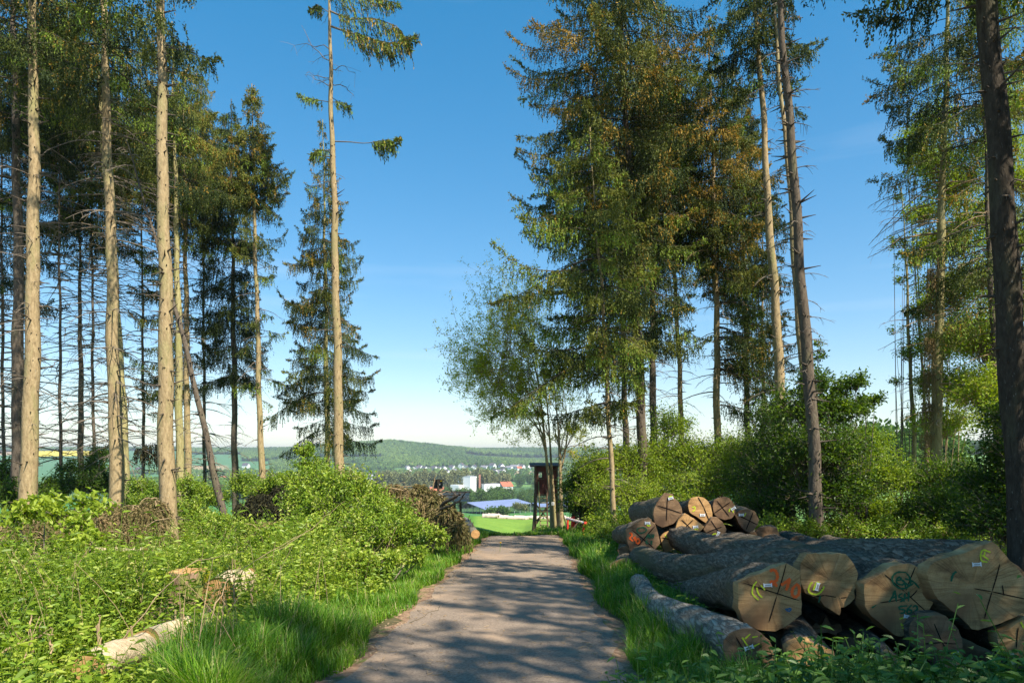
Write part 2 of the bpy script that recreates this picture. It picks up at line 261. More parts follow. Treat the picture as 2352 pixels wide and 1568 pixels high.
asph=surf('worn_asphalt',[(.3,(.15,.108,.078)),(.55,(.26,.198,.145)),(.75,(.36,.285,.215))],nscale=35,detail=9,bump=.4,rough=.9,spec=.2,extra=[(1.1,.50,.70,(.36,.25,.165)),(.7,.60,.75,(.16,.14,.135)),(40,.62,.68,(.10,.07,.05)),(90,.64,.70,(.45,.42,.40))],bdist=.006)
tag(strip('road_shoulder',lambda y:roadx(y)-1.58,lambda y:roadx(y)+1.62,-25,27.5,.020,shoulder,jit=.09,sink=.03),kind='structure')
tag(strip('road',lambda y:roadx(y)-1.25,lambda y:roadx(y)+1.25,-25,27.2,.028,asph,jit=.05,sink=.006),kind='structure')
# rape field on the far slope
def patch(name,u0,u1,Y0,Y1,mat,lift):
    us=np.linspace(u0,u1,24); ys=np.linspace(Y0,Y1,10); U,Yg=np.meshgrid(us,ys); X=(U-CX)/F*Yg; idx=np.arange(U.size).reshape(U.shape)
    mb=MB(); mb.add(np.stack([X,Yg,G(X,Yg)+lift],-1),np.stack([idx[:-1,:-1],idx[:-1,1:],idx[1:,1:],idx[1:,:-1]],-1).reshape(-1,4)); return tag(mb.build(name,mat),kind='structure')
patch('rapeseed_field',40,262,2380,2980,M['yellow'],1.0)
# ------------------------------------------------------------------ forests (stuff)
ico=None
def icosa():
    t=(1+5**.5)/2; v=np.array([[-1,t,0],[1,t,0],[-1,-t,0],[1,-t,0],[0,-1,t],[0,1,t],[0,-1,-t],[0,1,-t],[t,0,-1],[t,0,1],[-t,0,-1],[-t,0,1]],float); v=nrm(v)
    f=np.array([[0,11,5],[0,5,1],[0,1,7],[0,7,10],[0,10,11],[1,5,9],[5,11,4],[11,10,2],[10,7,6],[7,1,8],[3,9,4],[3,4,2],[3,2,6],[3,6,8],[3,8,9],[4,9,5],[2,4,11],[6,2,10],[8,6,7],[9,8,1]])
    return v,f
IV,IF=icosa()
def blobs(mb,c,r,tint,jit=.25,rng=R):
    k=len(c); V=IV[None]*(1+rng.normal(0,jit,(k,12,1)))*r[:,None,:]+c[:,None,:]
    Fc=IF[None]+(np.arange(k)*12)[:,None,None]; mb.add(V.reshape(-1,3),Fc.reshape(-1,3),np.repeat(tint,20)+rng.normal(0,.10,k*20))
def wood(name,u,Y,n,h,mat,label,rng=R):
    uu=rng.uniform(u[0],u[1],n); yy=np.exp(rng.uniform(math.log(Y[0]),math.log(Y[1]),n)); x=(uu-CX)/F*yy
    r=rng.uniform(.75,1.3,n)*h*.42; c=np.stack([x,yy,G(x,yy)+h*.55],-1); rr=np.stack([r,r,r*1.05],-1)
    tn=.45+.25*np.sin(uu*.021+yy*.004)+rng.normal(0,.22,n)
    mb=MB(); blobs(mb,c,rr,tn); blobs(mb,c+np.stack([rng.normal(0,r*.5),rng.normal(0,r*.5),r*.55],-1),rr*.6,tn+.1)
    o=mb.build(name,mat); tag(o,label,name.replace('_',' '),kind='stuff'); return o
# ------------------------------------------------------------------ far woods
wood('wooded_hill',(560,1065),(2020,2420),9000,14,M['far'],'green broadleaf wood covering the rounded hill above the village')
wood('hill_foot_wood',(880,1420),(1660,2060),2600,12,M['far'],'wood and orchards along the hill foot right above the houses')
wood('distant_wood',(1030,1420),(2300,3050),6500,15,M['far'],'bluish wooded ridge running on beyond the rounded hill')
wood('ridge_wood',(430,780),(2450,2950),2600,15,M['far'],'strip of woodland along the ridge above the pale green fields')
wood('horizon_wood',(-500,430),(2980,3250),2600,16,M['far'],'thin line of woods on the horizon beyond the yellow rapeseed field')
wood('slope_copse',(620,900),(1560,1900),700,12,M['far'],'bushy copse on the slope between fields and red roofed houses')
wood('hedgerow',(300,780),(1420,1470),320,8,M['far'],'hedgerow between the green fields above the left village')
wood('village_greenery',(380,1400),(1120,1560),1500,8,M['far'],'garden trees and hedges growing between the village houses')
wood('valley_wood',(300,880),(480,950),1600,11,M['far'],'dark green valley woodland seen below the left village')
wood('eastern_wood',(1300,2700),(700,1500),3000,14,M['far'],'wood on the valley side behind the shrubs')
# ------------------------------------------------------------------ valley trees, individually
def leafball(mb,c,r,n,L,W,rng,tint0=.5,tvar=.2,shell=.55,hang=.2):
    d=nrm(rng.normal(size=(n,3))); q=rng.uniform(shell,1,n)**.6; p=c+d*q[:,None]*r
    dd=d+rng.normal(size=(n,3))*.9; dd[:,2]-=hang
    kites(mb,p,dd,rng.uniform(.7,1.3,n)*L,rng.uniform(.7,1.3,n)*W,np.clip(tint0+rng.normal(0,tvar,n),0,1),rng=rng)
def fartree(name,label,mat,h,w,group,seed,tall=False):
    rng=np.random.default_rng(seed); root=thing(name,label,'tree',(0,0,0),group); mb=MB()
    nc=14 if not tall else 18
    for k in range(nc):
        t=rng.uniform(.12,.95) if tall else rng.uniform(.25,.85); rr=w*(.62 if not tall else .55)*math.sin(min(1,t*1.05)*math.pi*.8+.35)
        a=rng.uniform(0,6.28); q=rng.uniform(0,.7)*rr; s=w*rng.uniform(.22,.36)
        leafball(mb,np.array([q*math.cos(a),q*math.sin(a),t*h]),np.array([s,s,s*(1.6 if tall else 1.)]),170,h*.075,h*.05,rng,.5+rng.normal(0,.13),.16,.3)
    mb.build('crown',mat,root)
    tb=MB(); tubes(tb,np.array([[0,0,-1],[0,0,h*.3],[.2,0,h*.8]]),np.array([.025,.02,.006])*h,6); tb.build('trunk',M['bark'],root); return root
protos=[fartree('poplar_tree','grey green poplar standing in the valley grove behind the white factory',M['poplar'],26,11,'poplars behind the white factory',s,True) for s in (1,2,3)]
pr2=[fartree('broadleaf_tree','rounded green tree in the valley below the white factory',M['far'],15,13,'valley trees below the factory',s) for s in (11,12,13)]
used=set()
def place(protolist,x,y,s,label=None,group=None,dz=0):
    p=protolist[R.integers(len(protolist))]
    o=p if p.name not in used else copy_tree(p); used.add(p.name)
    o.location=(x,y,float(G(x,y))-.3+dz); o.rotation_euler=(0,0,R.uniform(0,6.28)); o.scale=(s*R.uniform(.9,1.1),)*2+(s,)
    if label: o['label']=label
    if group: o['group']=group
    return o
for i in range(3): place([protos[i]],*( ((900+i*60-CX)/F*760),760,1))
for px in np.arange(870,1165,9.5):
    Y=R.uniform(720,900); place(protos,(px-CX)/F*Y,Y,R.uniform(.85,1.1)*(1.0 if px>1000 else .95))
for i in range(3): place([pr2[i]],(1130+i*20-CX)/F*600,600,1)
for k in range(46):
    px=R.uniform(1010,1330); Y=R.uniform(470,690) if px>1060 else R.uniform(520,640)
    if Y<560 and px<1060: continue
    place(pr2,(px-CX)/F*Y,Y,R.uniform(.55,1.0))
for k in range(16):
    px=R.uniform(1140,1330); Y=R.uniform(820,1060); place(pr2,(px-CX)/F*Y,Y,R.uniform(.8,1.2),'rounded green tree below the hillside houses','trees below the hillside houses')
for k in range(26):
    px=R.uniform(430,1000); Y=R.uniform(520,900); place(pr2 if k%2 else protos,(px-CX)/F*Y,Y,R.uniform(.5,.85),'tree standing in the valley seen past the left trunks','trees seen past the trunks')
for k in range(13):   # wooded slope beyond the clearing on the right
    px=1930+k*19; Y=R.uniform(105,150); dz=0
    place(pr2,(px-CX)/F*Y,Y,R.uniform(.62,.86),'rounded tree on the bright slope beyond the shrubs right of the trunks','trees on the slope beyond the shrubs')
# ------------------------------------------------------------------ houses
def house(name,label,group,w,l,h,rh,roof,seed,wall='white',chim=True):
    rng=np.random.default_rng(seed); root=thing(name,label,'house',(0,0,0),group)
    V=np.array([[-w/2,-l/2,-3],[w/2,-l/2,-3],[w/2,l/2,-3],[-w/2,l/2,-3],[-w/2,-l/2,h],[w/2,-l/2,h],[w/2,l/2,h],[-w/2,l/2,h],[0,-l/2,h+rh],[0,l/2,h+rh]],float)
    mb=MB(); mb.add(V,[[0,1,5,4],[1,2,6,5],[2,3,7,6],[3,0,4,7]]); mb.add(V,[[4,5,8],[6,7,9]]); mb.build('wall',M[wall],root)
    o=.5; s=rh/(w/2); rb=MB(); t=.3
    for sg in (-1,1):
        A=np.array([[0,-l/2-o,h+rh+.02],[0,l/2+o,h+rh+.02],[sg*(w/2+o),l/2+o,h-o*s+.02],[sg*(w/2+o),-l/2-o,h-o*s+.02]]); B=A+[0,0,t]
        rb.add(np.concatenate([A,B]),[[0,1,2,3],[7,6,5,4],[0,3,7,4],[1,5,6,2],[2,6,7,3]])
    r=rb.build('roof',M[roof],root)
    if chim: cb=MB(); box(cb,(w*.12,l*.15,h+rh+.3),(.8,.8,1.8)); cb.build('chimney',M['brick'],r)
    for (x,z) in ((-w*.22,h*.3),(w*.22,h*.3),(-w*.2,h*.78),(w*.2,h*.78),(0,h+rh*.35)):
        wb=MB(); box(wb,(x,-l/2-.02,z),(1.2,.12,1.2)); wb.build('window',M['glass'],root)
    for sg in (-1,1):
        for y in (-l*.25,l*.22):
            wb=MB(); box(wb,(sg*(w/2+.02),y,h*.5),(.12,1.4,1.2)); wb.build('window',M['glass'],root)
    return root
H=[house('village_house','white gabled house under a dark grey roof on the hillside above the poplars','white houses on the hillside',9,12,5,4.2,'roofd',1),
   house('village_house','white gabled house under a dark grey roof on the hillside above the poplars','white houses on the hillside',8,15,4.2,3.6,'roofg',2),
   house('village_house','white gabled house under a dark grey roof on the hillside above the poplars','white houses on the hillside',10,10,5.5,4.4,'roofd',3)]
HR=[house('village_house','white house under a red tiled roof at the end of the hillside row','red roofed hillside houses',9,12,4.4,4,'roofr',4)]
def puth(protolist,px,Y,rz,s=1.0,label=None,group=None,dz=0):
    p=protolist[R.integers(len(protolist))]; o=p if p.name not in used else copy_tree(p); used.add(p.name)
    x=(px-CX)/F*Y; o.location=(x,Y,float(G(x,Y))+dz); o.rotation_euler=(0,0,rz); o.scale=(s,s,s)
    if label: o['label']=label
    if group: o['group']=group
    return o
row1=[(1131,1075),(1143,1071),(1152,1077),(1163,1068),(1170,1078),(1113,1078),(1124,1069),(1089,1079),(1100,1074),(1108,1068),(1084,1070),(1070,1080),(1060,1075),(1056,1071),(1045,1085),(1038,1078),(1040,1070),(1030,1070),(1181,1077),(1192,1075),(1199,1078),(1212,1074),(1075,1068),(1155,1083),(1025,1091),(1020,1080),(1008,1081),(997,1081),(988,1080),(965,1077),(957,1080),(1235,1071),(1252,1077),(1290,1078),(1305,1083),(1318,1087),(1262,1082),(975,1078),(945,1073),(936,1076),(1226,1078)]
for i in range(3): puth([H[i]],1136+i*9,1420,.75)
for (px,py) in row1:
    Y=1300+(1095-py)/17*300; puth(H,px,Y,R.choice([.6,.8,1.0,-.3])+R.normal(0,.1),R.uniform(1.0,1.3))
puth(HR,1192,1560,-1.1,1.0,'white house with a bright orange red roof among grey roofs on the hillside'); 
puth(HR,941,1500,.3,.9,'small red roofed house at the edge of the village above the poplars')
puth(HR,1161,780,-1.0,1.15,'big orange red roof showing between trees right of the poplars','red roofs among valley trees',6)
puth(HR,1294,900,-.9,.9,'red roof just showing above the shrubs beside the hunting stand','red roofs among valley trees',3)
puth(HR,1000,640,-.9,1.3,'low red roof behind the wooden shelter below the silos','red roofs among valley trees',2)
for px in np.arange(425,880,7.3):
    Y=R.uniform(1000,1250); red=R.random()<.33
    puth(HR if red else H,px+R.normal(0,2),Y,R.choice([.7,-.8,.4,1.2])+R.normal(0,.15),R.uniform(.75,1.0),
         'red roofed house in the village seen past the left trunks' if red else 'dark roofed white house in the village seen past the left trunks','village houses behind the left trunks')
for px in np.arange(880,930,9): puth(H,px,1150,R.uniform(.2,1.2),1,'low grey roofed house at the village edge above the brush heap','grey roofs at the village edge')
puth(H,565,1700,1.3,1.3,'white farm hall standing alone below the ridge fields','farm halls in the fields')
puth(H,320,1500,1.4,1.2,'pale farmhouse on the field slope between the left trunks','farm halls in the fields')
# ------------------------------------------------------------------ factory
def at(px,py,Y,dz=0): p=P(px,py,Y); return p
def fact():
    Y=720; s=Y/F; root=thing('factory_building','tall white factory block with a lower wing in front of the poplars','factory',P(1070,1130,Y))
    o=np.array(P(1070,1130,Y)); mb=MB(); rz=-.55
    box(mb,o+[1.2,6,8],(16,12,26-9),rz); mb.build('main_block',M['factory'],root,o)
    mb=MB(); box(mb,o+[-8.5,2,3.4],(11,12,9),rz); mb.build('side_wing',M['factory'],root,o)
    mb=MB()
    for k in range(5): tubes(mb,np.array([[0,0,0],[0,0,1.2]])+o+[1+k*1.6,6-k,16.6],np.array([.5,.5]),8,cap=True)
    mb.build('roof_vent',M['steel'],root,o)
    mb=MB(); box(mb,o+[1.2,6,16.8],(16.3,12.3,.35),rz); mb.build('parapet',M['steel'],root,o)
    c=P(1101.5,1129,Y); st=thing('brick_chimney','slim square brick chimney beside the white factory','chimney',c); mb=MB(); box(mb,c+[0,4,8],(1.9,1.9,21)); mb.build('shaft',M['brick'],st,c); mb=MB(); box(mb,c+[0,4,18.7],(2.2,2.2,.4)); mb.build('cap',M['kerf'],st,c)
    for k,(px,lab) in enumerate(((1007.5,'silver grain silo nearer the wooden shelter'),(1013.5,'silver grain silo nearer the white factory'))):
        c=P(px,1127,Y); g=thing('grain_silo',lab,'silo',c,'silver silos'); mb=MB(); tubes(mb,np.array([c+[0,0,-3],c+[0,0,5],c+[0,0,11.5]]),np.array([1.5,1.5,1.5]),20); mb.build('drum',M['steel'],g,c,smooth=False)
        mb=MB(); tubes(mb,np.array([c+[0,0,11.5],c+[0,0,12.2]]),np.array([1.55,.4]),20,cap=True); mb.build('lid',M['steel'],g,c)
    c=P(1125,1126,Y); g=thing('warehouse','low white warehouse half hidden by trees right of the chimney','warehouse',c); mb=MB(); box(mb,c+[0,6,1.5],(18,12,11),.45); mb.build('wall',M['factory'],g,c); mb=MB(); box(mb,c+[0,6,7.15],(18.4,12.4,.3),.45); mb.build('roof',M['roofg'],g,c)
    c=P(995,1128,Y); g=thing('shed','small white shed beside the silver silos','shed',c); mb=MB(); box(mb,c+[0,4,1],(9,6,7),-.3); mb.build('wall',M['factory'],g,c); mb=MB(); box(mb,c+[0,4,4.7],(9.6,6.6,.35),-.3); mb.build('roof',M['roofg'],g,c)
fact()
# ------------------------------------------------------------------ solar barn
def barn(px0,py0,Y,label,pts,grp,scale=1.0):
    # ridge a->b, front eave c->d, real heights
    a,b,c,d,e=[P(*p) for p in pts]; root=thing('solar_barn',label,'barn',P(px0,py0,Y),grp); o=P(px0,py0,Y)
    n=nrm(np.cross(b-a,c-a)); n=n if n[2]>0 else -n
    X=nrm(b-a); Yv=nrm(np.cross(n,X))
    L=np.linalg.norm(b-a); D=abs(np.dot(c-a,Yv)); mb=MB(); top=[a,b,d,c]; bot=[q-[0,0,.35] for q in top]
    # roof sheet in its own frame so that the panel grid follows the slope
    mbr=MB(); W=lambda q:np.array([np.dot(q-a,X),np.dot(q-a,Yv),np.dot(q-a,n)]); V=[W(q) for q in top+bot]; mbr.add(V,[[0,1,2,3],[7,6,5,4],[0,4,5,1],[1,5,6,2],[2,6,7,3],[3,7,4,0]])
    r=mbr.build('solar_roof',M['solar'],root); from mathutils import Matrix
    mt=Matrix([[X[0],Yv[0],n[0],a[0]-o[0]],[X[1],Yv[1],n[1],a[1]-o[1]],[X[2],Yv[2],n[2],a[2]-o[2]],[0,0,0,1]]); r.matrix_local=mt
    f=e+(b-a); mb.add([a-[0,0,.06],b-[0,0,.06],f,e,a-[0,0,.35],b-[0,0,.35],f-[0,0,.35],e-[0,0,.35]],[[0,3,2,1],[4,5,6,7],[0,4,7,3],[2,3,7,6]]); mb.build('rear_roof',M['roofd'],root,o)
    for k in range(9):
        t=k/8; 
        for (q0,q1) in ((c,d),(e,f)):
            p=q0*(1-t)+q1*t; pb=MB(); g=float(G(p[0],p[1])); bar(pb,[p[0],p[1],g-1],[p[0],p[1],p[2]-.3],.16,6); pb.build('post',M['steel'],root,o)
    for k in range(1,6):
        t=k/6; p=e*(1-t)+c*t; pb=MB(); hz=p[2]+(a[2]-c[2])*(1-abs(2*t-1)); bar(pb,[p[0],p[1],p[2]-14],[p[0],p[1],hz-.4],.16,6); pb.build('post',M['steel'],root,o)
    gb=MB(); lo=np.array([0,0,-3.2]); gb.add([e+lo,c+lo,c+lo-[0,0,4],e+lo-[0,0,4]],[[0,1,2,3]]); gb.build('wind_screen',M['glass'],root,o)
barn(1090,1180,400,'open barn with a blue solar panel roof at the edge of the field',[(1072,1153,405),(1188,1145,440),(1114,1169.5,390),(1219,1154.5,425),(1057,1166,420)],'solar barns')
barn(1290,1172,440,'second solar roofed barn showing behind the hunting stand',[(1222,1154,455),(1335,1150,455),(1240,1164,430),(1340,1163,430),(1212,1160,470)],'solar barns')
# ------------------------------------------------------------------ scrub by the barn
def lump_shrub(name,label,lumps,n,leaf,mat,group=None,cat='shrub',tint=.5,stems=5,seed=0,tvar=.16,stemmat='twig',sun=True,shell=.4,hang=.15,asp=.62,arch=0):
    """lumps: list of (centre xyz, radius). crown of leaf faces on twigs, stems from the ground"""
    rng=np.random.default_rng(seed+99); c0=np.mean([l[0] for l in lumps],0); base=np.array([c0[0],c0[1],float(G(c0[0],c0[1]))])
    root=thing(name,label,cat,base,group); mb=MB(); tw=MB(); vol=np.array([l[1]**2 for l in lumps]); cnt=(n*vol/vol.sum()).astype(int)
    for (c,r),k in zip(lumps,cnt):
        c=np.asarray(c,float); 
        ns=max(6,k//26); d=nrm(rng.normal(size=(ns,3))); d[:,2]=np.abs(d[:,2])*.9-.25*(rng.random(ns)<.5); q=rng.uniform(.35,1.12,ns)
        sp=c+d*(q*r)[:,None]                     # spray centres: uneven, poking out
        di=rng.integers(0,ns,k); sd=nrm(d+rng.normal(size=(ns,3))*.5+[0,0,.35]); sl=r*rng.uniform(.25,.5,ns)
        tt=rng.uniform(-.6,1,k); p=sp[di]+sd[di]*(tt*sl[di])[:,None]+rng.normal(size=(k,3))*(r*.055+leaf*.6)
        st=rng.normal(0,tvar,ns); dd=sd[di]+rng.normal(size=(k,3))*.9; dd[:,2]-=hang
        L=leaf*rng.uniform(.65,1.35,k); kites(mb,p,dd,L,L*asp,np.clip(tint+st[di]+rng.normal(0,.09,k),0,1),fold=.25,rng=rng,up=np.array([0,0,1.0]))
        t3=np.linspace(0,1,4)[None,:,None]; a=c+rng.normal(size=(ns,3))*r*.15; a[:,2]-=r*.3; b=sp+sd*sl[:,None]
        Pp=a[:,None]*(1-t3)+b[:,None]*t3+np.array([0,0,1])*(t3*(1-t3))*r*.2; tubes(tw,Pp,np.linspace(1,.3,4)[None]*np.full((ns,1),.006+leaf*.06),3)
    for s in range(stems):
        c,r=lumps[s%len(lumps)]; c=np.asarray(c,float); b=base+np.array([rng.normal(0,.25),rng.normal(0,.25),-.1]); b[2]=float(G(b[0],b[1]))-.1
        b=b*.6+np.array([c[0],c[1],float(G(c[0],c[1]))-.1])*.4
        t=np.linspace(0,1,7)[:,None]; e=c+rng.normal(size=3)*r*.35; pp=b*(1-t)+e*t; pp[:,:2]+=np.sin(t*5+s)*.06*r
        tubes(tw,pp,np.linspace(.022,.007,7)*(1+.3*r),5)
    tw.build('stems',M[stemmat],root,base); mb.build('foliage',mat if not isinstance(mat,str) else M[mat],root,base); return root
def pl(px,py,Y,r): return (P(px,py,Y),r/F*Y)   # lump given where it is seen, at its real distance
lump_shrub('round_shrub','long olive shrub growing in front of the solar barn',[pl(1122,1178,330,8),pl(1137,1176,335,9),pl(1152,1175,335,9),pl(1163,1177,330,7)],2600,.9,'far',tint=.5,seed=5,stems=4)
lump_shrub('round_shrub','grey green shrub at the corner of the solar roof',[pl(1189,1166,380,8),pl(1204,1167,380,7)],1500,.9,'poplar',tint=.5,seed=6,stems=3)
# ------------------------------------------------------------------ felled stems lying on the field
def tubelog(mb,a,b,r0,r1,n=14,K=12,wob=.02,mat=0,rng=R):
    t=np.linspace(0,1,K)[:,None]; p=np.asarray(a)*(1-t)+np.asarray(b)*t; p[:,:]+=rng.normal(size=(K,3))*wob*.4
    tubes(mb,p,np.linspace(r0,r1,K),n,mat,cap=True,disp=rng.normal(0,.03,(1,K,n)))
M['paletimber']=surf('barkless_timber',[(.3,(.42,.34,.27)),(.7,(.60,.50,.42))],(1,1,1),3,6,.3,.8)
segs=[(1108,1144,1184.5,.34,'first pale felled stem at the bank end of the long row'),(1112,1160,1188,.3,'lower pale stem beneath the bank end of the row'),(1122,1148,1182,.24,'thin top stem stacked at the bank end of the row'),(1146,1168,1187.5,.33,'brown short stem in the middle of the pale row'),(1166,1208,1189.5,.3,'long whitish stem in the middle of the row'),(1180,1222,1186.5,.22,'thin upper stem before the hunting stand'),(1206,1252,1189,.3,'pale stem passing behind the hunting stand ladder'),(1250,1296,1189.5,.3,'pale stem between hunting stand and sign post'),(1262,1300,1186.5,.24,'thin stem resting atop the row near the sign post'),(1292,1330,1191,.3,'last pale stem showing behind the red barrier')]
for (a,b,py,r,lab) in segs:
    mb=MB(); Y=82; pa,pb_=P(a,py,Y),P(b,py+R.uniform(0,1),Y+R.uniform(-.6,.6)); 
    o=(pa+pb_)/2; tubelog(mb,pa,pb_,r*.95,r*.8,12,10,.06); ob=mb.build('felled_log',M['paletimber'],None,o,True); ob.location=o; tag(ob,lab,'log','pale stems lying across the field')
# ------------------------------------------------------------------ spruces
def trunkpath(pts,Y,H,r_px):
    """pts: trunk centre where it is seen, top first or bottom first; extended to the ground and up to height H"""
    p=sorted([P(a,b,Y) for a,b in pts],key=lambda q:q[2]); p=np.array(p)
    d=p[1]-p[0]; g=float(G(p[0][0],Y))-.15; b=p[0]+d*((g-p[0][2])/d[2]) if abs(d[2])>.01 else p[0]
    if g<p[0][2]-.05: b[0]=p[0][0]+(b[0]-p[0][0])*.8; p=np.concatenate([[b],p])
    d=p[-1]-p[-2]; top=g+H
    if top<p[-1][2]: p=np.concatenate([resample(p,np.array([top])) if False else p[p[:,2]<top-.1],resample(p,np.array([top]))])
    if top>p[-1][2]+.3: p=np.concatenate([p,[p[-1]+d/d[2]*(top-p[-1][2])]])
    return p
def resample(p,zs):
    return np.stack([np.interp(zs,p[:,2],p[:,0]),np.interp(zs,p[:,2],p[:,1]),zs],-1)
def spruce(name,label,group,pts,Y,w0,H=24,bark='bark',crown=None,dead=None,seed=0,stubs=70,w_top=None,extra=None,lean_y=0,cat='spruce tree'):
    """w0 trunk width in picture units near its foot. crown: dict(z0,z1 heights above ground, R max reach, n, ...)"""
    rng=np.random.default_rng(seed); p=trunkpath(pts,Y,H,w0); base=p[0].copy(); base[2]+=.15; g=base[2]
    root=thing(name,label,cat,base,group)
    zs=np.linspace(p[0][2],p[-1][2],46); q=resample(p,zs); k=np.ones(5)/5
    for ax in (0,): 
        pad=np.pad(q[:,ax],(2,2),mode='reflect',reflect_type='odd'); q[:,ax]=np.convolve(pad,k,'valid')
    hh=(zs-g); q[:,0]+=.025*np.sin(hh*.9+seed)+.02*np.sin(hh*2.1+seed*3)
    r0=w0/2/F*Y; rt=np.maximum(0.02,r0*(1-np.clip(hh/H,0,1))**.75); rt*=1+.35*np.exp(-np.clip(hh,0,9)/.35); rt*=1+rng.normal(0,.02,46)
    mb=MB(); th=np.arange(14); dsp=(.03*np.sin(th[None,:]*2.7+zs[:,None]*1.3)+rng.normal(0,.018,(46,14)))[None]
    tubes(mb,q,rt,14,0,disp=dsp,cap=True)
    # whorls of knots and short snags
    if stubs:
        nz=int(stubs*1.5); z=np.sort(rng.uniform(.6,min(H*.8,17),nz)); z=np.round(z/.42)*.42+rng.normal(0,.05,nz); a=rng.uniform(0,6.28,nz)
        c=resample(q,np.clip(g+z,q[0,2],q[-1,2])); rr=np.interp(g+z,zs,rt); d=np.stack([np.cos(a),np.sin(a),rng.uniform(-.2,.45,nz)],-1)
        L=np.where(rng.random(nz)<.3,rng.uniform(.1,.45,nz),rng.uniform(.02,.07,nz)); s0=c+d*(rr*.8)[:,None]; e=c+d*(rr+L)[:,None]
        t=np.linspace(0,1,3)[None,:,None]; tubes(mb,s0[:,None]*(1-t)+e[:,None]*t,np.stack([np.full(nz,.032),np.full(nz,.018),np.full(nz,.007)],1),5,1)
    mb.build('trunk',[M[bark],M['knot']],root,base,True)
    at_=lambda z:resample(q,np.clip(g+np.atleast_1d(z),q[0,2],q[-1,2]))
    if dead:
        n=dead['n']; z=rng.uniform(dead['z0'],dead['z1'],n); z=np.round(z/.38)*.38+rng.normal(0,.04,n); a=rng.uniform(*dead.get('az',(0,6.283)),n) if 'az' in dead else rng.uniform(0,6.283,n)
        L=rng.uniform(.3,1,n)**1.2*dead['L']; c=at_(z); t=np.linspace(0,1,8)[None,:]
        up=rng.uniform(-.1,.35,n)[:,None]; dr=rng.uniform(.15,.6,n)[:,None]; rad=t*L[:,None]; zz=(up*t-dr*t*t)*L[:,None]; wob=np.cumsum(rng.normal(0,.035,(n,8)),1)*L[:,None]*t
        Pp=np.stack([c[:,0:1]+np.cos(a)[:,None]*rad-np.sin(a)[:,None]*wob,c[:,1:2]+np.sin(a)[:,None]*rad+np.cos(a)[:,None]*wob,c[:,2:3]+zz+wob*.4],-1)
        rB=np.linspace(1,.22,8)[None]*(.009+.009*L)[:,None]
        m=5; i=np.repeat(np.arange(n),m); kk=rng.integers(2,7,n*m); s=Pp[i,kk]; ln=L[i]*rng.uniform(.1,.3,n*m); sg=rng.choice([-1,1],n*m); ai=a[i]+sg*rng.uniform(.4,1.1,n*m)
        t4=np.linspace(0,1,4)[None,:]; S=np.stack([s[:,0:1]+np.cos(ai)[:,None]*t4*ln[:,None],s[:,1:2]+np.sin(ai)[:,None]*t4*ln[:,None],s[:,2:3]-t4**2*ln[:,None]*rng.uniform(.2,1.1,(n*m,1))],-1)
        rS=np.linspace(1,.4,4)[None]*np.full((n*m,1),.0075)
        if n<=30:
            for b_ in range(n):
                db=MB(); tubes(db,Pp[b_],rB[b_],4); tubes(db,S[b_*m:b_*m+m],rS[b_*m:b_*m+m],3); db.build('dead_branch',M[dead.get('mat','twig')],root,base)
        else:
            db=MB(); tubes(db,Pp,rB,4); tubes(db,S,rS,3); db.build('dead_branches',M[dead.get('mat','twig')],root,base)['kind']='stuff'
    if crown:
        cm=MB(); 
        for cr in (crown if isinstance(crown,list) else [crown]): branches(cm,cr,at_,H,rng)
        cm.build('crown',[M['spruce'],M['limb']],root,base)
    return root
